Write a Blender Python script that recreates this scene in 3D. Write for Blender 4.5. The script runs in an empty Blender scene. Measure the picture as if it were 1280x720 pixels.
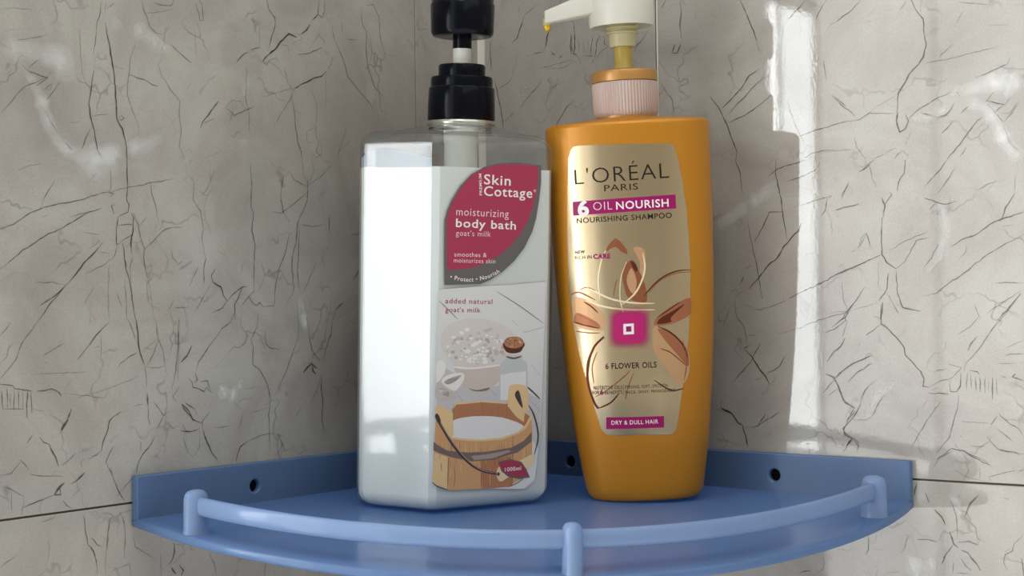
import bpy, bmesh, math, random
from mathutils import Vector, Matrix
from mathutils.geometry import tessellate_polygon

CM = 0.01
scene = bpy.context.scene
# ---------------------------------------------------------------- camera
cam_data = bpy.data.cameras.new('camera')
cam = bpy.data.objects.new('camera', cam_data)
scene.collection.objects.link(cam)
cam_data.sensor_width = 36.0
cam_data.lens = 2000.0 / 1280.0 * 36.0
cam_data.clip_start = 0.01
cam.matrix_world = Matrix(((0.800987, 0.017213, 0.598434, 0.589341), (0.598531, -0.000633, -0.801099, -0.7604), (-0.01341, 0.999852, -0.010809, 0.097482), (0, 0, 0, 1)))
scene.camera = cam
# ---------------------------------------------------------------- world and light
world = bpy.data.worlds.new('room_light'); scene.world = world
world.use_nodes = True
wn = world.node_tree.nodes; wl = world.node_tree.links
bgn = wn['Background']
bgn.inputs['Color'].default_value = (0.98, 1.0, 0.985, 1)
bgn.inputs['Strength'].default_value = 1.0
scene.view_settings.view_transform = 'Standard'
scene.view_settings.look = 'None'
scene.view_settings.gamma = 1.0
scene.view_settings.use_curve_mapping = False
scene.view_settings.exposure = 0.56
PANE_BRIGHT = 7.0
PANE_DIM = 2.4
def area(name, loc, target, sx, sy, power, col):
    ld = bpy.data.lights.new(name, 'AREA'); ld.shape = 'RECTANGLE'
    ld.size = sx*CM; ld.size_y = sy*CM; ld.energy = power; ld.color = col
    ob = bpy.data.objects.new(name, ld); scene.collection.objects.link(ob)
    ob.location = Vector(loc)*CM
    ob.rotation_euler = (Vector(target)-Vector(loc)).to_track_quat('-Z', 'Y').to_euler()
    return ob
area('ceiling_lamp', (62, -95, 150), (12, -8, 8), 22, 22, 1.6, (1.0, 0.95, 0.88))

# ---------------------------------------------------------------- shared geometry
# --- geometry shared by the builders (all lengths in centimetres) ---
R_SH = 27.0
K_ARC = 4.793
RHO = math.sqrt(K_ARC**2 + (R_SH-K_ARC)**2)
def zfloor(x, y):                       # top face of the slightly sagging shelf
    return -0.008*x - 0.004*y - 0.097*x*(-y)/R_SH
def zlip(x, y):
    return -0.008*x - 0.004*y
def rounded_poly(pts, r, n=6):
    out = []
    m = len(pts)
    for i in range(m):
        p0, p1, p2 = pts[i-1], pts[i], pts[(i+1) % m]
        a = (p0[0]-p1[0], p0[1]-p1[1]); b = (p2[0]-p1[0], p2[1]-p1[1])
        la = math.hypot(*a); lb = math.hypot(*b)
        a = (a[0]/la, a[1]/la); b = (b[0]/lb, b[1]/lb)
        cosang = max(-1, min(1, a[0]*b[0]+a[1]*b[1])); half = math.acos(cosang)/2
        d = r/math.tan(half)
        s = (p1[0]+a[0]*d, p1[1]+a[1]*d); e = (p1[0]+b[0]*d, p1[1]+b[1]*d)
        bis = (a[0]+b[0], a[1]+b[1]); lbis = math.hypot(*bis)
        c = (p1[0]+bis[0]/lbis*r/math.sin(half), p1[1]+bis[1]/lbis*r/math.sin(half))
        a0 = math.atan2(s[1]-c[1], s[0]-c[0]); a1 = math.atan2(e[1]-c[1], e[0]-c[0])
        da = (a1-a0+math.pi) % (2*math.pi) - math.pi
        for k in range(n+1):
            t = a0+da*k/n
            out.append((c[0]+r*math.cos(t), c[1]+r*math.sin(t)))
    return out
HEX_W, HEX_L = 7.2, 4.4
HEX_A = HEX_L*math.sin(math.radians(60)); HEX_B = HEX_L*math.cos(math.radians(60))
HEX = [(-HEX_W/2, -HEX_A), (HEX_W/2, -HEX_A), (HEX_W/2-0.45, 0.3), (HEX_W/2-1.3, HEX_A), (-HEX_W/2, HEX_A), (-5.95, -0.27)]
def interp(tab, z):
    if z <= tab[0][0]: return tab[0][1]
    for (a, b), (c, d) in zip(tab, tab[1:]):
        if z <= c: return b+(d-b)*(z-a)/(c-a)
    return tab[-1][1]
# shampoo bottle: half width against height, superellipse section
SH_W = [(0, 2.6), (.12, 2.8), (.3, 2.93), (.6, 3.05), (1.5, 3.2), (3.5, 3.5), (6.3, 3.78), (9.3, 4.0), (12.5, 4.13), (15.5, 4.2), (18.8, 4.23), (19.6, 4.23)]
SH_D = 0.56; SH_E = 2.35
def sh_front(x, z):                     # y of the front surface
    w = interp(SH_W, z); t = min(.9999, abs(x)/w)
    return -SH_D*w*(1-t**SH_E)**(1/SH_E)

# ---------------------------------------------------------------- materials
def lin(c):
    return tuple((v/255/12.92 if v/255 <= .04045 else ((v/255+.055)/1.055)**2.4) for v in c)+(1,)
def new_mat(name):
    m = bpy.data.materials.new(name); m.use_nodes = True
    return m, m.node_tree.nodes, m.node_tree.links, m.node_tree.nodes['Principled BSDF']
def plain(name, col, rough=.4, metal=0, spec=.5, coat=0, sss=0, noise=.04, bump=0, bscale=300):
    m, n, l, p = new_mat(name)
    p.inputs['Roughness'].default_value = rough; p.inputs['Metallic'].default_value = metal
    p.inputs['Specular IOR Level'].default_value = spec; p.inputs['Coat Weight'].default_value = coat
    p.inputs['Coat Roughness'].default_value = .08
    if sss:
        p.inputs['Subsurface Weight'].default_value = sss
        p.inputs['Subsurface Radius'].default_value = (1, 1, 1); p.inputs['Subsurface Scale'].default_value = .006
    c = lin(col); tc = n.new('ShaderNodeTexCoord')
    nz = n.new('ShaderNodeTexNoise'); nz.inputs['Scale'].default_value = bscale; nz.inputs['Detail'].default_value = 3
    l.new(tc.outputs['Object'], nz.inputs['Vector'])
    mx = n.new('ShaderNodeMix'); mx.data_type = 'RGBA'
    mx.inputs['A'].default_value = tuple(v*(1-noise) for v in c[:3])+(1,); mx.inputs['B'].default_value = tuple(min(1, v*(1+noise)) for v in c[:3])+(1,)
    l.new(nz.outputs['Fac'], mx.inputs['Factor']); l.new(mx.outputs['Result'], p.inputs['Base Color'])
    if bump:
        b = n.new('ShaderNodeBump'); b.inputs['Strength'].default_value = bump; b.inputs['Distance'].default_value = .0005
        l.new(nz.outputs['Fac'], b.inputs['Height']); l.new(b.outputs['Normal'], p.inputs['Normal'])
    return m
def glaze_bump(n, l, p):
    geo = n.new('ShaderNodeNewGeometry')
    nz = n.new('ShaderNodeTexNoise'); nz.inputs['Scale'].default_value = 560; nz.inputs['Detail'].default_value = 2.5; nz.inputs['Roughness'].default_value = .6
    nz2 = n.new('ShaderNodeTexNoise'); nz2.inputs['Scale'].default_value = 90; nz2.inputs['Detail'].default_value = 2
    l.new(geo.outputs['Position'], nz.inputs['Vector']); l.new(geo.outputs['Position'], nz2.inputs['Vector'])
    ad = n.new('ShaderNodeMath'); ad.operation = 'ADD'
    l.new(nz.outputs['Fac'], ad.inputs[0]); l.new(nz2.outputs['Fac'], ad.inputs[1])
    b = n.new('ShaderNodeBump'); b.inputs['Strength'].default_value = .032; b.inputs['Distance'].default_value = .0003
    l.new(ad.outputs[0], b.inputs['Height']); l.new(b.outputs['Normal'], p.inputs['Normal'])
    p.inputs['Roughness'].default_value = .035; p.inputs['Specular IOR Level'].default_value = .62
def marble():
    m, n, l, p = new_mat('grey_marble_tile')
    geo = n.new('ShaderNodeNewGeometry'); pos = geo.outputs['Position']
    def noise(sc, det, rough=.55, dist=0):
        z = n.new('ShaderNodeTexNoise'); z.inputs['Scale'].default_value = sc; z.inputs['Detail'].default_value = det
        z.inputs['Roughness'].default_value = rough; z.inputs['Distortion'].default_value = dist
        l.new(pos, z.inputs['Vector']); return z
    a = noise(14, 5, .6, .6)
    r = n.new('ShaderNodeValToRGB'); e = r.color_ramp.elements
    e[0].position = .32; e[0].color = lin((158, 153, 146)); e[1].position = .68; e[1].color = lin((186, 183, 175))
    x = r.color_ramp.elements.new(.5); x.color = lin((173, 168, 161))
    l.new(a.outputs['Fac'], r.inputs['Fac'])
    g = noise(900, 3, .7)
    mg = n.new('ShaderNodeMix'); mg.data_type = 'RGBA'; mg.blend_type = 'MULTIPLY'; mg.inputs['Factor'].default_value = 1
    rg = n.new('ShaderNodeValToRGB'); rg.color_ramp.elements[0].position = .3; rg.color_ramp.elements[0].color = (.86, .86, .86, 1); rg.color_ramp.elements[1].position = .7
    l.new(g.outputs['Fac'], rg.inputs['Fac']); l.new(r.outputs['Color'], mg.inputs['A']); l.new(rg.outputs['Color'], mg.inputs['B'])
    # hairline veins: edges of a warped cell pattern, broken up by noise
    wv = noise(30, 3, .6)
    va = n.new('ShaderNodeVectorMath'); va.operation = 'MULTIPLY_ADD'; va.inputs[1].default_value = (.045, .045, .045)
    l.new(wv.outputs['Color'], va.inputs[0]); l.new(pos, va.inputs[2])
    vo = n.new('ShaderNodeTexVoronoi'); vo.feature = 'DISTANCE_TO_EDGE'; vo.inputs['Scale'].default_value = 26
    l.new(va.outputs[0], vo.inputs['Vector'])
    rv = n.new('ShaderNodeValToRGB'); rv.color_ramp.elements[0].position = 0; rv.color_ramp.elements[0].color = (1, 1, 1, 1)
    rv.color_ramp.elements[1].position = .022; rv.color_ramp.elements[1].color = (0, 0, 0, 1)
    l.new(vo.outputs['Distance'], rv.inputs['Fac'])
    br = noise(38, 2); rb = n.new('ShaderNodeValToRGB'); rb.color_ramp.elements[0].position = .48; rb.color_ramp.elements[1].position = .62
    l.new(br.outputs['Fac'], rb.inputs['Fac'])
    mm = n.new('ShaderNodeMath'); mm.operation = 'MULTIPLY'; l.new(rv.outputs['Color'], mm.inputs[0]); l.new(rb.outputs['Color'], mm.inputs[1])
    m2 = n.new('ShaderNodeMath'); m2.operation = 'MULTIPLY'; m2.inputs[1].default_value = .45; l.new(mm.outputs[0], m2.inputs[0])
    mx = n.new('ShaderNodeMix'); mx.data_type = 'RGBA'; l.new(m2.outputs[0], mx.inputs['Factor'])
    l.new(mg.outputs['Result'], mx.inputs['A']); mx.inputs['B'].default_value = lin((95, 86, 80))
    l.new(mx.outputs['Result'], p.inputs['Base Color'])
    glaze_bump(n, l, p)
    return m
def vein_mat(name, col, soft):
    m, n, l, p = new_mat(name)
    p.inputs['Base Color'].default_value = lin(col)
    glaze_bump(n, l, p)
    at = n.new('ShaderNodeAttribute'); at.attribute_name = 'fade'
    geo = n.new('ShaderNodeNewGeometry'); nz = n.new('ShaderNodeTexNoise'); nz.inputs['Scale'].default_value = 70 if soft else 260; nz.inputs['Detail'].default_value = 4
    l.new(geo.outputs['Position'], nz.inputs['Vector'])
    mr = n.new('ShaderNodeMapRange'); mr.inputs['From Min'].default_value = .3; mr.inputs['From Max'].default_value = .62 if soft else .5
    mr.inputs['To Min'].default_value = .45 if soft else .5
    l.new(nz.outputs['Fac'], mr.inputs['Value'])
    mu = n.new('ShaderNodeMath'); mu.operation = 'MULTIPLY'; mu.use_clamp = True
    l.new(at.outputs['Fac'], mu.inputs[0]); l.new(mr.outputs['Result'], mu.inputs[1])
    l.new(mu.outputs[0], p.inputs['Alpha'])
    return m
def fade_mat(name, col, rough, metal):
    m, n, l, p = new_mat(name)
    p.inputs['Base Color'].default_value = lin(col); p.inputs['Roughness'].default_value = rough; p.inputs['Metallic'].default_value = metal
    at = n.new('ShaderNodeAttribute'); at.attribute_name = 'fade'
    l.new(at.outputs['Fac'], p.inputs['Alpha'])
    return m
def clear_plastic():
    m, n, l, p = new_mat('clear_plastic')
    n.remove(p); out = n['Material Output']
    lw = n.new('ShaderNodeLayerWeight'); lw.inputs['Blend'].default_value = .5
    pw = n.new('ShaderNodeMath'); pw.operation = 'POWER'; pw.inputs[1].default_value = 3.6; l.new(lw.outputs['Facing'], pw.inputs[0])
    fr = n.new('ShaderNodeMath'); fr.operation = 'MULTIPLY_ADD'; fr.inputs[1].default_value = .8; fr.inputs[2].default_value = .045
    l.new(pw.outputs[0], fr.inputs[0])
    tr = n.new('ShaderNodeBsdfTransparent'); tr.inputs['Color'].default_value = (.975, .982, .987, 1)
    gl = n.new('ShaderNodeBsdfGlossy'); gl.inputs['Roughness'].default_value = .05
    nz = n.new('ShaderNodeTexNoise'); nz.inputs['Scale'].default_value = 60
    b = n.new('ShaderNodeBump'); b.inputs['Strength'].default_value = .02; b.inputs['Distance'].default_value = .0005
    l.new(nz.outputs['Fac'], b.inputs['Height']); l.new(b.outputs['Normal'], gl.inputs['Normal'])
    mx = n.new('ShaderNodeMixShader'); l.new(fr.outputs[0], mx.inputs[0]); l.new(tr.outputs[0], mx.inputs[1]); l.new(gl.outputs[0], mx.inputs[2])
    l.new(mx.outputs[0], out.inputs['Surface'])
    return m
def film_mat():
    m, n, l, p = new_mat('milky_film')
    p.inputs['Base Color'].default_value = lin((170, 184, 196)); p.inputs['Roughness'].default_value = .4
    p.inputs['Alpha'].default_value = .6
    return m
def translucent(name, col, tcol, fac, rough, bump=.05):
    m, n, l, p = new_mat(name)
    out = n['Material Output']
    tc = n.new('ShaderNodeTexCoord'); nz = n.new('ShaderNodeTexNoise'); nz.inputs['Scale'].default_value = 45; nz.inputs['Detail'].default_value = 5
    mp = n.new('ShaderNodeMapping'); l.new(tc.outputs['Object'], mp.inputs['Vector']); l.new(mp.outputs[0], nz.inputs['Vector'])
    mx = n.new('ShaderNodeMix'); mx.data_type = 'RGBA'; c = lin(col)
    mx.inputs['A'].default_value = tuple(v*.9 for v in c[:3])+(1,); mx.inputs['B'].default_value = tuple(v*1.1 for v in c[:3])+(1,)
    l.new(nz.outputs['Fac'], mx.inputs['Factor']); l.new(mx.outputs['Result'], p.inputs['Base Color'])
    p.inputs['Roughness'].default_value = rough
    b = n.new('ShaderNodeBump'); b.inputs['Strength'].default_value = bump; b.inputs['Distance'].default_value = .001
    l.new(nz.outputs['Fac'], b.inputs['Height']); l.new(b.outputs['Normal'], p.inputs['Normal'])
    t = n.new('ShaderNodeBsdfTranslucent'); t.inputs['Color'].default_value = lin(tcol)
    ms = n.new('ShaderNodeMixShader'); ms.inputs[0].default_value = fac
    l.new(p.outputs[0], ms.inputs[1]); l.new(t.outputs[0], ms.inputs[2]); l.new(ms.outputs[0], out.inputs['Surface'])
    return m
def emit(name, col, s):
    m, n, l, p = new_mat(name)
    n.remove(p); e = n.new('ShaderNodeEmission'); e.inputs['Color'].default_value = col; e.inputs['Strength'].default_value = s
    l.new(e.outputs[0], n['Material Output'].inputs['Surface'])
    return m
def gold_label():
    m = plain('gold_label_foil', (198, 179, 146), .24, 1.0, noise=.03, bscale=500)
    return m
M = dict(
 marble=marble(), dark=vein_mat('dark_marble_vein', (66, 58, 54), False), pale=vein_mat('pale_marble_vein', (242, 242, 240), True),
 groutdark=plain('grey_grout', (92, 84, 76), .8), groutpale=plain('pale_grout', (215, 212, 198), .6),
 shelf=translucent('blue_shelf_plastic', (114, 142, 178), (114, 158, 215), .42, .2),
 rail=translucent('pale_blue_rail_plastic', (150, 173, 206), (160, 194, 235), .45, .13, .16),
 hole=plain('hole_shade_black', (3, 3, 4), .7, spec=.1), clear=clear_plastic(), film=film_mat(),
 liquid=plain('milky_body_wash', (220, 225, 222), .35, sss=.25, noise=.015), chamber=plain('white_pump_plastic', (222, 222, 214), .35, sss=.1),
 black=plain('navy_black_plastic', (4, 6, 16), .18, spec=.14), steel=plain('silver_ring_metal', (200, 198, 190), .22, .9),
 gold=plain('golden_bottle_plastic', (190, 126, 24), .36, .3, coat=.1, noise=.03, bscale=700), goldcap=plain('gold_cap_plastic', (184, 136, 76), .3, .35),
 pink=translucent('frosted_pink_plastic', (205, 182, 172), (225, 196, 186), .2, .35), head=translucent('frosted_white_plastic', (232, 230, 221), (244, 242, 232), .35, .3),
 sleeve=translucent('frosted_cream_plastic', (212, 205, 165), (230, 220, 170), .35, .25), stem=translucent('amber_stem_plastic', (205, 180, 92), (225, 195, 90), .3, .2), drop=plain('amber_shampoo_drop', (210, 165, 30), .12, coat=.5),
 foil=gold_label(), frame=plain('window_frame_plastic', (70, 66, 62), .5), bright=emit('daylight_glass', (.93, .98, 1.0, 1), PANE_BRIGHT), brighter=emit('bright_daylight_glass', (.95, .98, 1.0, 1), PANE_BRIGHT*1.5), dim=emit('frosted_glass', (1.0, .98, .96, 1), PANE_DIM),
 glow=fade_mat('magenta_glow_ink', (190, 20, 110), .35, .2))
PRINT = dict(slate=(104, 99, 98), crimson=(168, 58, 86), printwhite=(238, 234, 232), pinkwhite=(240, 214, 218), planks=(218, 218, 218), plankshade=(200, 196, 198), grain=(130, 126, 130),
 iron=(70, 62, 62), band=(122, 104, 100), ironlight=(168, 150, 146), salt=(214, 208, 204), saltlight=(236, 231, 227), saltmid=(200, 190, 184), bowl=(206, 192, 184), bowldark=(138, 116, 104), glassgrey=(196, 200, 200), milk=(226, 224, 224),
 cork=(92, 46, 34), corktop=(176, 124, 92), wooddark=(178, 122, 88), chunk=(184, 170, 162), wood=(208, 160, 114), woodlight=(228, 196, 146), grainwood=(140, 92, 62), bone=(226, 208, 168), ink=(22, 14, 14), magenta=(150, 8, 92),
 petalbrown=(150, 92, 62), petaldark=(98, 48, 32), petalmid=(168, 108, 78), petalpale=(200, 158, 118), goldlight=(244, 226, 186))
def pm(k):
    key = 'ink_'+k
    if key not in M:
        foil = k.startswith('petal') or k == 'goldlight'
        M[key] = plain(k+'_ink', PRINT[k], .38, .55 if foil else 0, spec=.3, noise=.03, bscale=900)
    return M[key]

# ---------------------------------------------------------------- mesh helpers
def link(name, verts, faces, mats, parent=None, fmat=None, smooth=True, sharp=None, fade=None):
    me = bpy.data.meshes.new(name)
    me.from_pydata([(v[0]*CM, v[1]*CM, v[2]*CM) for v in verts], [], faces)
    if not isinstance(mats, (list, tuple)): mats = [mats]
    for mm_ in mats: me.materials.append(mm_)
    if fmat: me.polygons.foreach_set('material_index', fmat)
    if smooth:
        me.polygons.foreach_set('use_smooth', [True]*len(me.polygons))
        if sharp: me.set_sharp_from_angle(angle=math.radians(sharp))
    if fade is not None:
        at = me.attributes.new('fade', 'FLOAT', 'POINT'); at.data.foreach_set('value', fade)
    me.update()
    o = bpy.data.objects.new(name, me); scene.collection.objects.link(o)
    if parent: o.parent = parent
    return o
def thing(name, label, cat, group=None):
    o = bpy.data.objects.new(name, None); o.empty_display_size = .02; scene.collection.objects.link(o)
    o['label'] = label; o['category'] = cat
    if group: o['group'] = group
    return o
def box(x0, x1, y0, y1, z0, z1):
    v = [(x, y, z) for x in (x0, x1) for y in (y0, y1) for z in (z0, z1)]
    return v, [(0, 1, 3, 2), (4, 6, 7, 5), (0, 4, 5, 1), (2, 3, 7, 6), (0, 2, 6, 4), (1, 5, 7, 3)]
def join(parts):
    V, Fc, Mi = [], [], []
    for i, pr in enumerate(parts):
        v, f = pr[0], pr[1]; mi = pr[2] if len(pr) > 2 else 0
        o = len(V); V += v; Fc += [tuple(a+o for a in q) for q in f]; Mi += [mi]*len(f)
    return V, Fc, Mi
def bevel(ob, w, seg=2, ang=30):
    md = ob.modifiers.new('bevel', 'BEVEL'); md.width = w*CM; md.segments = seg; md.limit_method = 'ANGLE'; md.angle_limit = math.radians(ang)
    return ob
def rings(rs, cap0=True, cap1=True):
    n = len(rs[0]); V = [p for r in rs for p in r]; Fc = []
    for i in range(len(rs)-1):
        for k in range(n):
            a = i*n+k; b = i*n+(k+1) % n
            Fc.append((a, b, b+n, a+n))
    if cap0: Fc.append(tuple(range(n-1, -1, -1)))
    if cap1: Fc.append(tuple(range((len(rs)-1)*n, len(rs)*n)))
    return V, Fc
def lathe(prof, n=56, cap0=True, cap1=True, rib=None):
    rs = []
    for r, z in prof:
        rr = []
        for k in range(n):
            q = r
            if rib and rib[0] < z < rib[1]: q = r-(rib[2] if k % 2 else 0)
            a = 2*math.pi*k/n; rr.append((q*math.cos(a), q*math.sin(a), z))
        rs.append(rr)
    return rings(rs, cap0, cap1)

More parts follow.
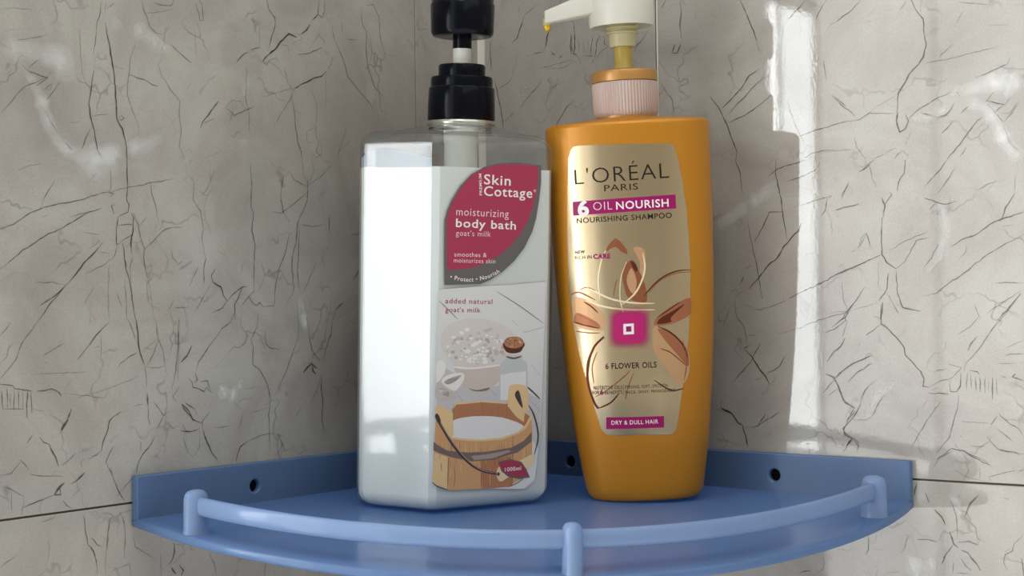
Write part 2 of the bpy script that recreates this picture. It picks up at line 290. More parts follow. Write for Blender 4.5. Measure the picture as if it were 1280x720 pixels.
# ---------------------------------------------------------------- walls
VEINS_DARK = [
('L',[(-28.215,23.041),(-28.119,22.541),(-27.936,21.844),(-27.817,21.137),(-27.699,20.326),(-27.621,19.406),(-27.593,18.634),(-27.274,18.196),(-27.087,17.589),(-27.006,16.765)],0.09,0.95),
('L',[(-28.418,24.038),(-28.49,23.414),(-28.685,22.978),(-28.758,22.255),(-28.92,21.42)],0.05,0.6),
('L',[(-28.099,24.084),(-28.235,23.449)],0.05,0.5),
('L',[(-28.13,23.669),(-27.585,24.035)],0.05,0.6),
('L',[(-28.879,20.733),(-29.011,20.19),(-29.081,19.675),(-29.199,19.207),(-29.119,18.656),(-28.999,18.26),(-28.843,17.663),(-28.725,17.061),(-28.476,16.792)],0.08,0.85),
('L',[(-29.038,18.156),(-29.382,17.622),(-29.6,17.101)],0.05,0.6),
('L',[(-29.032,18.613),(-28.678,18.725),(-28.105,18.816)],0.04,0.6),
('L',[(-29.69,22.541),(-29.617,21.54),(-29.555,20.537),(-29.35,20.104),(-29.079,19.827),(-28.664,19.767),(-28.03,19.655)],0.04,0.45),
('L',[(-26.402,22.343),(-26.77,21.568),(-26.874,20.724),(-26.965,19.779),(-26.672,19.078),(-26.323,18.481),(-26.252,17.86)],0.05,0.55),
('L',[(-26.873,20.776),(-26.319,20.657),(-25.919,20.637),(-25.451,20.433),(-25.111,20.404)],0.05,0.75),
('L',[(-27.818,21.086),(-27.105,21.01)],0.04,0.4),
('L',[(-26.041,24.383),(-25.94,23.924),(-25.717,23.587),(-25.588,23.182),(-25.212,22.935),(-24.802,22.913)],0.05,0.6),
('L',[(-25.808,23.764),(-24.924,23.992),(-24.161,24.206)],0.04,0.5),
('L',[(-25.327,24.359),(-24.919,24.312),(-24.228,24.378),(-24.043,24.673)],0.05,0.6),
('L',[(-24.256,22.502),(-23.842,22.209),(-23.142,21.827),(-22.944,21.741)],0.06,0.65),
('L',[(-25.122,21.547),(-24.899,20.935),(-24.425,20.399),(-23.764,19.821),(-23.817,19.118),(-23.687,18.377),(-23.838,17.614),(-23.496,16.992)],0.05,0.55),
('L',[(-33.923,18.334),(-33.467,18.761),(-33.062,19.235),(-32.655,19.616),(-32.188,19.811),(-31.536,20.125),(-31.235,20.405)],0.05,0.6),
('L',[(-33.034,21.618),(-32.28,21.791),(-31.394,22.071)],0.04,0.5),
('L',[(-33.87,22.881),(-33.074,23.012),(-32.265,23.048)],0.04,0.4),
('L',[(-32.759,20.531),(-32.357,20.283),(-31.654,20.162),(-31.417,20.138),(-32.072,19.695)],0.05,0.75),
('L',[(-32.436,20.44),(-32.177,20.695),(-31.822,20.932)],0.05,0.7),
('L',[(-30.76,20.028),(-31.126,19.573),(-31.513,19.139)],0.05,0.7),
('L',[(-31.578,19.627),(-31.182,19.915),(-31.305,19.605),(-31.578,19.627)],0.04,0.6),
('L',[(-33.678,20.043),(-33.278,20.279)],0.04,0.5),
('L',[(-30.552,17.333),(-30.13,17.013)],0.05,0.55),
('L',[(-30.298,18.203),(-29.682,18.355)],0.03,0.5),
('L',[(-27.527,18.692),(-27.331,18.812),(-27.176,18.701),(-27.334,18.584),(-27.489,18.633)],0.05,0.7),
('L',[(-31.73,18.823),(-31.205,18.078),(-30.851,17.61)],0.04,0.5),
('L',[(-24.996,23.738),(-24.958,23.478)],0.04,0.4),
('L',[(-23.304,20.458),(-23.088,20.696)],0.05,0.4),
('L',[(-23.276,17.546),(-23.036,17.455),(-23.208,17.335)],0.04,0.5),
('L',[(-17.856,25.571),(-17.705,25.078),(-17.282,24.736),(-17.239,24.397),(-17.52,23.787),(-17.788,22.953)],0.06,0.75),
('L',[(-18.175,22.395),(-17.743,22.787),(-17.179,23.198),(-16.933,23.516),(-16.277,24.038),(-15.706,23.924)],0.12,1),
('L',[(-15.405,24.114),(-14.951,24.407),(-14.694,24.735)],0.09,0.95),
('L',[(-14.522,24.994),(-14.093,25.347)],0.08,0.95),
('L',[(-13.994,26.131),(-14.093,25.347),(-13.755,25.216),(-13.542,25.602),(-13.566,26.193)],0.06,0.7),
('L',[(-13.495,25.37),(-12.987,24.842),(-12.826,24.145),(-12.348,23.483),(-11.973,22.803),(-11.806,22.278),(-11.102,21.745),(-10.388,21.266),(-9.669,20.596)],0.05,0.65),
('L',[(-20.029,22.127),(-19.612,22.511),(-19.226,22.725)],0.08,0.8),
('L',[(-19.039,22.86),(-18.368,23.054)],0.06,0.75),
('L',[(-18.456,24.349),(-18.389,23.676),(-18.446,23.045)],0.04,0.5),
('L',[(-15.639,23.0),(-14.72,23.226),(-13.783,23.61)],0.06,0.6),
('L',[(-15.916,21.224),(-15.25,21.56),(-14.491,21.909),(-13.895,22.055),(-13.461,22.399)],0.09,0.9),
('L',[(-13.374,22.468),(-12.84,23.305)],0.05,0.55),
('L',[(-18.142,20.579),(-17.378,20.802),(-16.407,21.116),(-15.916,21.224)],0.04,0.55),
('L',[(-20.786,19.77),(-20.192,19.434),(-19.503,19.74),(-18.806,20.006)],0.05,0.7),
('L',[(-20.936,19.701),(-20.33,20.201),(-19.801,20.195),(-19.425,19.837)],0.04,0.5),
('L',[(-21.257,20.058),(-21.601,19.695),(-21.898,19.34),(-22.34,18.92),(-22.445,18.639)],0.07,0.9),
('L',[(-22.342,18.81),(-21.535,19.207)],0.05,0.5),
('L',[(-15.916,21.201),(-16.253,20.587),(-16.914,19.834),(-17.243,19.346)],0.05,0.65),
('L',[(-16.168,20.827),(-15.965,20.266),(-15.898,19.343),(-15.717,18.427),(-15.477,17.978),(-15.402,17.516)],0.06,0.75),
('L',[(-17.906,22.483),(-17.036,22.123),(-16.641,21.705)],0.04,0.5),
('L',[(-16.631,22.283),(-16.401,21.499),(-16.082,21.068)],0.05,0.55),
('L',[(-19.315,21.984),(-19.416,20.4),(-19.197,19.745),(-19.215,18.619)],0.05,0.5),
('L',[(-14.669,21.326),(-14.261,20.54),(-14.276,19.713),(-14.488,19.165)],0.05,0.55),
('L',[(-15.043,19.062),(-15.053,18.476),(-14.635,18.448)],0.05,0.6),
('L',[(-15.043,19.062),(-14.622,19.213)],0.05,0.5),
('L',[(-12.033,19.481),(-12.219,18.925),(-12.583,18.178),(-12.679,17.693)],0.05,0.55),
('L',[(-11.542,19.219),(-11.873,18.59),(-12.583,18.178)],0.04,0.4),
('L',[(-10.662,26.126),(-10.587,25.281),(-10.229,24.96),(-10.3,24.093),(-10.174,23.004),(-9.643,21.954),(-8.836,21.415)],0.06,0.6),
('L',[(-10.203,26.375),(-9.65,26.515),(-9.2,25.836),(-9.126,24.855),(-8.862,24.019)],0.05,0.6),
('L',[(-10.046,24.984),(-9.825,24.027),(-9.988,23.148)],0.05,0.55),
('L',[(-22.686,24.652),(-22.477,24.246),(-22.41,23.873),(-22.192,23.957),(-22.253,24.714),(-22.467,24.902)],0.07,0.6),
('L',[(-22.774,23.553),(-22.656,21.828)],0.04,0.35),
('L',[(-12.248,25.18),(-12.206,24.584)],0.05,0.5),
('L',[(-11.769,24.337),(-11.054,24.366)],0.05,0.5),
('L',[(-14.122,18.781),(-13.881,17.97),(-14.31,17.705),(-14.644,17.918)],0.05,0.5),
('L',[(-13.549,22.27),(-13.579,20.604),(-13.497,20.373)],0.04,0.45),
('L',[(-17.015,23.391),(-16.369,23.412),(-16.214,22.909)],0.04,0.4),
('L',[(-16.205,23.49),(-15.209,23.964)],0.04,0.35),
('L',[(-33.981,13.32),(-33.301,13.553),(-32.839,13.84),(-32.256,14.154),(-31.666,14.374),(-30.829,14.578),(-29.852,14.75),(-29.104,14.986),(-28.217,15.202),(-28.026,15.16)],0.07,0.75),
('L',[(-28.026,15.16),(-27.442,15.394),(-26.389,15.604),(-25.448,15.811),(-24.21,16.038)],0.05,0.6),
('L',[(-31.141,15.525),(-31.48,15.092),(-31.722,14.687),(-31.903,14.305)],0.05,0.8),
('L',[(-34.001,11.613),(-33.49,11.956),(-32.856,12.45),(-32.156,12.807),(-31.503,13.197),(-30.843,13.434),(-29.987,13.861),(-29.239,14.241),(-28.545,14.441)],0.06,0.8),
('L',[(-30.351,13.998),(-29.613,14.176),(-28.862,14.327)],0.04,0.55),
('L',[(-33.044,15.908),(-32.465,16.167),(-31.82,16.305)],0.05,0.5),
('L',[(-29.247,15.556),(-29.03,15.872),(-28.713,16.094)],0.04,0.55),
('L',[(-28.011,16.238),(-27.98,15.675),(-28.064,15.158)],0.05,0.6),
('L',[(-27.033,16.763),(-27.007,15.727),(-27.084,14.894),(-26.93,14.693),(-27.0,14.328),(-27.589,14.099)],0.07,0.85),
('L',[(-28.152,15.256),(-27.834,15.118),(-28.028,15.006)],0.06,0.8),
('L',[(-27.775,14.658),(-27.969,14.598),(-27.82,14.193)],0.06,0.7),
('L',[(-27.589,14.099),(-27.7,13.529),(-27.71,12.809),(-27.476,12.865)],0.07,0.8),
('L',[(-27.633,13.706),(-26.811,13.763),(-26.681,13.664)],0.05,0.6),
('L',[(-27.476,12.896),(-26.752,13.298)],0.05,0.65),
('L',[(-26.804,14.304),(-26.675,14.08),(-26.71,13.455),(-26.849,12.932),(-26.803,12.413)],0.1,0.95),
('L',[(-26.672,14.288),(-26.415,13.776),(-26.264,13.154),(-26.031,12.637),(-26.104,12.217),(-25.977,11.695)],0.06,0.7),
('L',[(-27.347,12.868),(-27.249,12.405),(-27.167,11.683),(-26.915,10.96),(-26.829,10.545),(-26.757,10.026),(-26.609,9.297)],0.08,0.85),
('L',[(-26.739,12.311),(-26.93,11.789),(-26.889,10.96)],0.05,0.6),
('L',[(-25.876,14.161),(-26.349,13.695)],0.05,0.6),
('L',[(-26.031,12.637),(-25.487,13.016),(-24.936,13.506),(-24.244,13.708),(-23.685,13.725)],0.05,0.7),
('L',[(-26.166,12.53),(-26.043,11.799),(-25.722,10.753),(-25.599,9.912),(-25.513,9.28)],0.04,0.5),
('L',[(-25.651,15.8),(-25.591,15.277),(-25.329,14.656),(-25.137,13.818)],0.05,0.55),
('L',[(-28.477,12.893),(-28.886,12.478),(-29.392,12.064),(-29.893,11.555),(-30.389,11.051)],0.09,0.85),
('L',[(-30.389,11.051),(-30.878,10.652),(-31.42,10.308),(-31.979,10.016)],0.08,0.75),
('L',[(-30.634,10.851),(-31.363,10.159),(-32.022,9.38)],0.07,0.65),
('L',[(-27.606,12.862),(-27.807,12.293),(-28.388,11.875),(-29.462,11.458)],0.05,0.6),
('L',[(-32.178,11.025),(-31.292,11.068),(-30.754,10.95)],0.05,0.6),
('L',[(-28.76,12.48),(-27.999,12.341)],0.04,0.45),
('L',[(-29.624,13.32),(-28.624,13.246)],0.04,0.5),
('L',[(-24.398,12.67),(-24.334,12.245),(-23.991,11.929),(-23.709,12.094)],0.05,0.6),
('L',[(-23.995,11.662),(-23.087,12.102)],0.05,0.5),
('L',[(-24.23,9.846),(-23.318,9.892)],0.05,0.5),
('L',[(-24.294,10.22),(-24.648,9.691)],0.05,0.6),
('L',[(-28.133,11.878),(-28.215,10.548),(-28.168,9.321)],0.04,0.5),
('L',[(-27.24,11.166),(-27.149,10.132),(-27.134,9.305)],0.05,0.6),
('L',[(-27.765,10.649),(-27.412,9.927)],0.05,0.5),
('L',[(-29.261,12.571),(-28.627,12.992)],0.05,0.45),
('L',[(-29.033,10.853),(-29.542,10.047)],0.09,0.3),
('L',[(-31.908,13.912),(-31.374,14.011)],0.04,0.4),
('L',[(-23.267,16.252),(-22.887,15.948),(-23.0,15.077),(-22.506,14.555),(-22.303,13.692),(-22.454,13.253),(-22.252,12.278)],0.05,0.6),
('L',[(-21.603,16.621),(-22.056,15.665),(-22.496,15.262)],0.04,0.5),
('L',[(-19.116,17.051),(-19.054,16.154),(-19.15,14.912),(-18.955,14.582),(-19.093,13.677),(-18.872,13.007),(-18.964,12.104),(-18.982,10.979),(-18.956,10.641),(-19.377,10.362)],0.07,0.75),
('L',[(-16.348,16.877),(-16.839,16.56),(-17.016,15.574),(-16.869,14.776),(-16.393,14.217)],0.06,0.7),
('L',[(-17.669,14.722),(-16.951,14.681),(-15.551,15.526),(-15.048,15.842)],0.05,0.6),
('L',[(-15.035,16.604),(-15.055,15.432),(-15.567,14.594),(-15.822,14.12),(-15.92,13.189),(-16.176,12.605),(-16.269,11.91),(-16.125,10.754),(-16.708,9.892)],0.07,0.75),
('L',[(-15.658,14.126),(-15.762,12.844),(-15.864,11.682),(-15.719,10.522)],0.06,0.65),
('L',[(-15.575,14.128),(-14.576,14.043),(-13.896,14.183)],0.05,0.6),
('L',[(-13.408,14.674),(-13.426,13.664)],0.06,0.8),
('L',[(-15.043,16.135),(-14.022,16.719),(-12.977,17.554)],0.05,0.5),
('L',[(-15.043,16.135),(-16.029,16.432),(-16.348,16.877)],0.05,0.5),
('L',[(-15.043,16.135),(-15.362,16.935),(-15.435,17.514)],0.05,0.5),
('L',[(-15.043,16.135),(-14.525,16.985),(-14.684,17.563)],0.05,0.5),
('L',[(-16.402,13.64),(-16.744,12.595),(-17.241,11.67),(-17.496,10.754),(-17.589,9.899)],0.06,0.7),
('L',[(-14.44,12.166),(-14.958,11.34),(-15.471,10.522)],0.05,0.55),
('L',[(-22.18,12.279),(-22.331,11.841),(-22.343,11.025)],0.06,0.75),
('L',[(-22.691,11.837),(-23.056,11.293),(-23.275,10.861)],0.05,0.6),
('L',[(-23.827,11.663),(-23.116,12.048)],0.05,0.5),
('L',[(-21.605,11.74),(-21.858,11.409),(-21.761,11.103),(-21.25,10.863),(-21.079,10.423),(-20.816,10.146)],0.09,0.9),
('L',[(-20.816,10.146),(-20.361,10.532),(-19.751,10.865),(-19.446,10.843)],0.06,0.75),
('L',[(-20.816,10.146),(-21.118,9.817),(-21.857,9.551)],0.05,0.7),
('L',[(-19.75,10.888),(-20.063,10.308),(-20.34,9.977),(-20.307,9.2)],0.08,0.8),
('L',[(-21.834,11.081),(-22.426,10.319),(-22.938,9.672)],0.05,0.6),
('L',[(-19.918,9.862),(-19.377,10.362),(-19.074,10.023),(-18.844,9.909),(-18.609,10.054),(-18.378,9.849),(-17.59,9.876)],0.06,0.75),
('L',[(-19.731,12.094),(-19.814,11.646),(-19.969,11.478)],0.05,0.5),
('L',[(-12.979,9.623),(-12.68,9.859),(-12.45,9.977)],0.14,0.85),
('L',[(-11.598,11.238),(-11.234,11.603),(-10.958,11.97)],0.08,0.7),
('L',[(-32.057,9.38),(-32.553,8.804),(-32.963,8.329),(-33.257,7.661),(-34.056,6.876)],0.05,0.55),
('L',[(-28.195,9.198),(-28.682,8.82),(-29.128,8.405),(-29.506,8.032),(-29.969,7.565)],0.06,0.85),
('L',[(-29.045,8.048),(-28.755,8.131)],0.07,0.7),
('L',[(-28.622,8.615),(-28.675,7.448)],0.04,0.5),
('L',[(-31.806,7.806),(-31.269,8.084),(-30.727,8.287)],0.05,0.6),
('L',[(-34.035,8.741),(-33.522,9.258)],0.05,0.5),
('L',[(-33.361,8.436),(-33.648,8.155),(-33.708,7.821),(-34.049,7.546)],0.05,0.5),
('L',[(-26.583,9.296),(-26.485,8.67),(-26.466,8.149),(-26.302,7.571),(-26.134,7.2)],0.11,0.95),
('L',[(-27.069,9.304),(-26.75,8.676),(-26.493,8.15)],0.05,0.6),
('L',[(-26.108,7.147),(-26.046,6.778),(-25.988,6.149)],0.05,0.7),
('L',[(-25.965,5.834),(-25.933,5.257)],0.15,0.6),
('L',[(-25.933,5.257),(-25.941,4.682),(-25.811,4.38)],0.07,0.8),
('L',[(-27.618,7.153),(-27.552,7.305),(-27.027,7.596),(-26.564,7.757)],0.05,0.7),
('L',[(-32.517,7.002),(-31.044,7.009),(-29.334,6.967)],0.04,0.5),
('L',[(-30.815,6.086),(-29.596,5.922),(-28.719,6.079),(-27.953,6.244),(-26.38,6.688)],0.04,0.4),
('L',[(-30.334,5.762),(-29.595,5.942),(-28.47,5.74),(-28.209,6.257)],0.04,0.4),
('L',[(-26.042,7.04),(-25.563,7.704),(-25.255,8.379),(-25.016,7.898),(-24.863,7.152),(-24.761,6.618)],0.06,0.55),
('L',[(-25.405,9.278),(-25.345,8.75),(-25.255,8.379)],0.06,0.6),
('L',[(-26.097,7.93),(-25.282,8.38)],0.04,0.4),
('L',[(-25.908,7.087),(-25.437,7.016),(-24.891,7.1)],0.05,0.5),
('L',[(-24.002,9.256),(-24.049,7.976),(-24.205,6.808),(-24.495,5.916)],0.06,0.7),
('L',[(-23.176,8.004),(-23.495,7.476),(-23.85,7.221)],0.07,0.8),
('L',[(-24.007,6.052),(-24.431,5.594),(-24.158,5.292)],0.05,0.7),
('L',[(-23.88,5.191),(-23.465,4.737),(-23.199,4.506)],0.08,0.8),
('L',[(-23.824,4.225),(-23.618,3.89),(-23.209,3.861)],0.07,0.7),
('L',[(-25.595,5.395),(-25.261,5.06),(-24.993,4.727),(-24.716,4.921)],0.05,0.6),
('L',[(-24.993,4.727),(-25.41,4.122)],0.05,0.6),
('L',[(-26.796,5.276),(-26.199,5.345)],0.05,0.55),
('L',[(-27.517,5.071),(-27.971,4.864),(-28.23,4.676),(-28.298,4.324),(-28.559,3.834),(-28.692,3.336)],0.06,0.9),
('L',[(-28.692,3.336),(-29.385,3.04)],0.05,0.6),
('L',[(-25.523,3.815),(-25.757,3.465),(-26.299,2.987),(-26.542,2.643),(-26.682,2.137)],0.06,0.75),
('L',[(-26.397,3.588),(-26.403,3.151)],0.08,0.85),
('L',[(-28.015,3.486),(-28.25,3.148),(-28.445,2.808),(-28.072,2.163)],0.05,0.6),
('L',[(-30.34,5.364),(-30.465,5.072),(-30.589,4.832)],0.1,0.85),
('L',[(-30.528,4.877),(-30.712,4.691),(-30.896,4.456)],0.22,0.85),
('L',[(-30.896,4.456),(-30.982,4.294)],0.07,0.7),
('L',[(-32.085,4.246),(-31.853,3.984),(-31.56,3.863),(-31.385,3.554),(-31.187,3.242),(-31.072,2.837)],0.06,0.8),
('L',[(-32.433,4.34),(-32.75,3.975)],0.05,0.8),
('L',[(-30.12,3.402),(-30.49,3.084),(-30.915,2.873)],0.05,0.6),
('L',[(-33.08,3.305),(-32.626,2.83)],0.06,0.65),
('L',[(-32.57,2.63),(-31.813,2.492),(-30.862,2.373)],0.05,0.65),
('L',[(-29.666,2.432),(-30.075,2.15)],0.06,0.8),
('L',[(-29.695,3.016),(-29.857,2.93),(-29.786,2.673)],0.06,0.7),
('L',[(-34.105,2.725),(-33.542,2.768),(-33.081,3.209)],0.05,0.5),
('L',[(-32.96,3.73),(-32.379,4.024)],0.04,0.35),
('L',[(-34.059,6.638),(-33.44,6.56),(-33.328,6.41),(-32.872,6.339),(-32.41,6.247)],0.07,0.8),
('L',[(-32.177,6.255),(-31.766,6.254),(-31.41,6.314),(-30.959,6.094),(-30.877,5.941)],0.08,0.8),
('L',[(-34.007,6.348),(-33.937,5.579)],0.07,0.6),
('L',[(-33.725,6.43),(-33.712,5.613)],0.06,0.6),
('L',[(-33.364,6.315),(-33.395,5.546)],0.08,0.65),
('L',[(-33.158,6.353),(-33.146,5.483)],0.06,0.6),
('L',[(-32.676,6.28),(-32.714,5.117)],0.1,0.7),
('L',[(-32.493,6.174),(-32.457,5.296)],0.07,0.65),
('L',[(-32.93,6.293),(-32.939,5.519)],0.05,0.55),
('L',[(-33.558,6.229),(-33.564,5.653)],0.05,0.5),
('L',[(-33.959,5.58),(-33.395,5.546),(-32.824,5.493)],0.05,0.5),
('L',[(-32.42,5.488),(-31.778,5.352)],0.05,0.5),
('L',[(-31.775,7.51),(-31.669,7.487)],0.06,0.7),
('L',[(-30.692,6.279),(-30.322,6.709)],0.04,0.4),
('L',[(-23.972,9.384),(-23.999,7.568),(-24.115,6.292)],0.05,0.55),
('L',[(-23.205,7.973),(-23.466,7.551),(-23.892,7.222)],0.07,0.8),
('L',[(-20.346,9.555),(-20.608,9.116),(-21.208,8.796),(-21.583,8.365),(-22.027,7.994),(-22.248,7.728),(-22.76,7.203),(-22.909,6.776)],0.06,0.7),
('L',[(-18.726,9.536),(-18.784,8.861),(-19.258,8.197),(-19.109,7.856),(-19.17,6.96),(-18.741,6.719),(-18.282,6.135),(-18.054,5.671),(-17.906,5.096),(-18.076,4.312),(-18.009,3.628),(-17.996,2.493)],0.06,0.7),
('L',[(-18.242,8.624),(-18.174,7.943),(-17.863,7.707),(-17.228,7.631)],0.06,0.65),
('L',[(-18.713,8.408),(-18.256,7.719)],0.05,0.5),
('L',[(-15.847,9.734),(-15.84,8.227),(-16.177,7.657),(-16.682,6.637),(-17.259,5.746),(-17.667,5.197)],0.05,0.6),
('L',[(-15.244,9.262),(-15.012,8.207),(-14.857,7.501),(-14.194,6.892)],0.06,0.65),
('L',[(-13.034,9.469),(-13.302,8.997),(-13.401,8.286),(-13.843,7.47),(-14.024,6.886)],0.07,0.7),
('L',[(-15.542,6.36),(-15.206,6.637),(-14.869,6.823),(-14.792,6.445),(-14.576,6.261)],0.14,0.95),
('L',[(-14.869,6.823),(-14.504,6.551)],0.12,0.9),
('L',[(-14.206,6.186),(-14.385,5.607),(-14.989,4.702)],0.05,0.6),
('L',[(-14.121,6.183),(-14.185,5.479),(-14.059,4.884),(-14.164,3.713),(-13.954,3.11)],0.07,0.75),
('L',[(-23.482,6.477),(-23.202,6.25),(-23.135,5.977),(-22.779,5.906),(-22.423,5.725),(-22.275,5.935),(-21.917,5.645)],0.07,0.8),
('L',[(-22.982,6.671),(-22.844,6.341),(-23.061,6.135)],0.08,0.65),
('L',[(-22.631,6.223),(-22.198,6.258),(-22.059,5.87)],0.07,0.7),
('L',[(-23.852,5.21),(-23.365,4.806),(-23.158,4.417),(-22.661,4.222)],0.09,0.8),
('L',[(-23.64,5.252),(-23.079,4.951),(-22.87,4.614)],0.08,0.65),
('L',[(-22.076,4.727),(-22.589,4.271),(-22.522,3.942)],0.06,0.75),
('L',[(-21.998,5.104),(-22.148,4.786)],0.06,0.6),
('L',[(-22.522,3.942),(-22.384,3.498),(-22.131,3.045),(-21.961,2.704),(-21.601,2.347)],0.09,0.85),
('L',[(-23.94,3.934),(-23.379,3.841),(-22.737,3.957)],0.06,0.7),
('L',[(-22.739,3.849),(-22.75,3.093),(-23.185,2.589)],0.05,0.5),
('L',[(-23.805,3.604),(-23.534,2.94),(-23.185,2.589)],0.05,0.5),
('L',[(-19.6,3.069),(-20.029,2.879),(-20.215,2.561),(-20.372,2.132)],0.08,0.85),
('L',[(-19.6,3.069),(-18.796,3.289),(-18.091,3.384)],0.05,0.6),
('L',[(-21.797,3.946),(-20.763,3.952)],0.05,0.55),
('L',[(-19.852,4.424),(-20.166,3.778)],0.05,0.5),
('L',[(-15.739,4.513),(-16.24,3.966)],0.05,0.55),
('L',[(-17.458,3.361),(-17.101,2.764),(-17.477,2.223)],0.06,0.6),
('L',[(-15.105,2.843),(-15.075,2.607)],0.07,0.5),
('L',[(-19.756,5.7),(-18.833,5.822)],0.05,0.4),
('L',[(-19.393,4.507),(-18.07,4.708)],0.04,0.4),
('L',[(-16.412,8.24),(-16.3,8.122)],0.07,0.6),
('L',[(-15.279,2.39),(-16.026,2.103)],0.04,0.4),
('L',[(-31.529,3.704),(-31.233,3.281),(-31.081,2.868)],0.07,0.75),
('L',[(-34.11,2.266),(-33.429,2.004),(-32.912,1.708),(-33.038,0.89)],0.05,0.5),
('L',[(-33.545,1.919),(-33.531,1.14)],0.05,0.5),
('L',[(-30.763,2.087),(-31.131,1.823),(-31.315,1.612),(-30.976,1.577),(-31.009,1.861)],0.16,0.75),
('L',[(-31.375,1.598),(-32.39,1.358),(-32.918,1.219)],0.06,0.7),
('L',[(-29.645,2.436),(-30.085,2.123),(-30.396,2.001)],0.08,0.85),
('L',[(-30.834,1.292),(-30.653,1.072),(-30.373,0.89)],0.1,0.55),
('L',[(-29.841,1.795),(-30.317,1.439)],0.06,0.6),
('L',[(-28.181,2.508),(-27.994,1.974),(-27.741,1.431),(-27.381,0.926)],0.06,0.7),
('L',[(-26.742,2.117),(-27.478,1.509),(-27.81,1.179)],0.05,0.5),
('L',[(-29.733,0.516),(-29.642,-0.206),(-29.5,-0.833),(-29.189,-1.179),(-29.007,-1.816),(-28.987,-2.228)],0.07,0.75),
('L',[(-29.307,-0.552),(-28.995,-0.897),(-28.717,-1.035)],0.05,0.7),
('L',[(-28.212,0.24),(-28.376,-0.462),(-28.425,-1.227)],0.11,0.45),
('L',[(-27.689,0.44),(-27.434,-0.056),(-27.378,-0.792),(-27.43,-1.721)],0.06,0.65),
('L',[(-26.915,-0.745),(-26.789,-1.284),(-26.124,-1.686),(-25.72,-1.951)],0.05,0.5),
('L',[(-24.427,-1.373),(-24.405,-1.806),(-24.508,-2.114),(-24.763,-2.401)],0.07,0.8),
('L',[(-24.625,-2.527),(-24.351,-2.887)],0.13,0.8),
('L',[(-24.134,-2.487),(-23.856,-2.796),(-24.0,-2.991)],0.13,0.8),
('L',[(-22.26,-2.087),(-21.901,-2.685),(-21.762,-3.256)],0.06,0.6),
('L',[(-18.391,-3.051),(-18.482,-3.825)],0.06,0.55),
('L',[(-34.15,-1.204),(-33.348,-0.828)],0.05,0.5),
('L',[(-28.115,-2.197),(-27.329,-2.047),(-27.131,-2.022),(-27.073,-2.594)],0.05,0.5),
('L',[(-25.278,-1.691),(-25.254,-2.855)],0.05,0.4),
('L',[(-28.488,-1.168),(-28.568,-2.38)],0.04,0.4),
('L',[(-32.046,0.481),(-31.327,0.596)],0.05,0.5),
('R',[(3.25,26.757),(3.112,26.3),(2.909,25.902),(2.772,25.548),(2.374,25.275)],0.07,0.85),
('R',[(3.04,27.466),(2.863,27.013)],0.05,0.6),
('R',[(3.317,26.854),(3.971,27.194),(4.297,27.468)],0.05,0.5),
('R',[(5.294,25.943),(5.099,25.706),(4.941,25.412),(4.83,24.852)],0.09,0.9),
('R',[(3.405,24.376),(3.925,24.479),(4.569,24.516),(4.83,24.831)],0.05,0.6),
('R',[(4.477,22.858),(3.888,22.286),(3.363,21.861),(2.899,21.376)],0.06,0.7),
('R',[(1.039,23.237),(1.203,22.689),(1.389,21.822),(1.574,20.957),(1.656,20.314)],0.07,0.8),
('R',[(2.367,23.269),(2.205,23.073),(1.404,22.724)],0.05,0.6),
('R',[(2.367,23.269),(2.823,24.647)],0.04,0.4),
('R',[(0.716,25.616),(0.744,24.866),(0.82,23.791)],0.07,0.6),
('R',[(5.206,24.5),(5.457,24.318)],0.09,0.7),
('R',[(5.705,24.034),(5.959,24.162)],0.09,0.8),
('R',[(5.17,22.325),(6.06,22.707)],0.05,0.5),
('R',[(6.79,21.56),(6.285,21.193),(5.901,20.709),(5.514,20.224)],0.06,0.7),
('R',[(6.668,25.374),(6.711,24.238)],0.08,0.7),
('R',[(4.935,23.541),(6.073,23.48),(6.952,23.802)],0.05,0.4),
('R',[(3.308,22.443),(3.568,22.493)],0.09,0.6),
('R',[(6.594,25.427),(6.609,24.21)],0.06,0.8),
('R',[(6.874,25.395),(6.895,24.527),(6.784,24.163)],0.08,0.8),
('R',[(6.609,24.21),(6.958,24.145),(7.063,24.134)],0.06,0.7),
('R',[(7.112,25.022),(7.176,24.67),(7.167,24.152)],0.05,0.5),
('R',[(7.458,24.927),(7.514,24.115)],0.05,0.5),
('R',[(7.804,24.889),(7.796,24.43)],0.05,0.5),
('R',[(8.152,25.079),(8.04,24.576),(7.961,23.954)],0.06,0.7),
('R',[(7.478,24.004),(8.201,23.929)],0.06,0.7),
('R',[(8.631,25.054),(8.385,24.653),(8.342,24.143),(8.268,23.807)],0.06,0.75),
('R',[(8.335,23.743),(8.615,24.057),(9.028,24.298),(9.233,24.39)],0.05,0.7),
('R',[(8.63,24.969),(8.971,24.959)],0.05,0.7),
('R',[(8.97,24.931),(8.93,24.537),(9.165,24.397)],0.06,0.7),
('R',[(5.267,24.351),(5.515,24.296)],0.08,0.8),
('R',[(5.831,24.059),(5.974,24.161)],0.08,0.8),
('R',[(6.713,26.223),(6.848,25.918),(6.909,25.391)],0.06,0.6),
('R',[(8.268,23.807),(7.951,23.382)],0.05,0.6),
('R',[(4.32,23.57),(5.542,23.74),(6.743,23.85)],0.05,0.4),
('R',[(10.893,23.424),(11.153,23.172)],0.06,0.6),
('R',[(11.908,25.051),(11.572,24.585),(11.037,24.139)],0.05,0.6),
('R',[(9.258,25.866),(9.042,25.151)],0.06,0.6),
('R',[(5.94,26.314),(6.783,26.215),(6.638,25.943)],0.05,0.45),
('R',[(17.676,25.949),(17.999,25.254),(18.319,24.443),(18.638,23.636)],0.06,0.8),
('R',[(13.037,26.53),(12.742,26.073)],0.07,0.65),
('R',[(13.93,26.296),(14.019,25.673),(13.91,25.073),(13.996,24.329)],0.1,0.6),
('R',[(13.948,23.991),(13.699,23.503),(13.373,23.562),(13.565,24.008)],0.09,0.7),
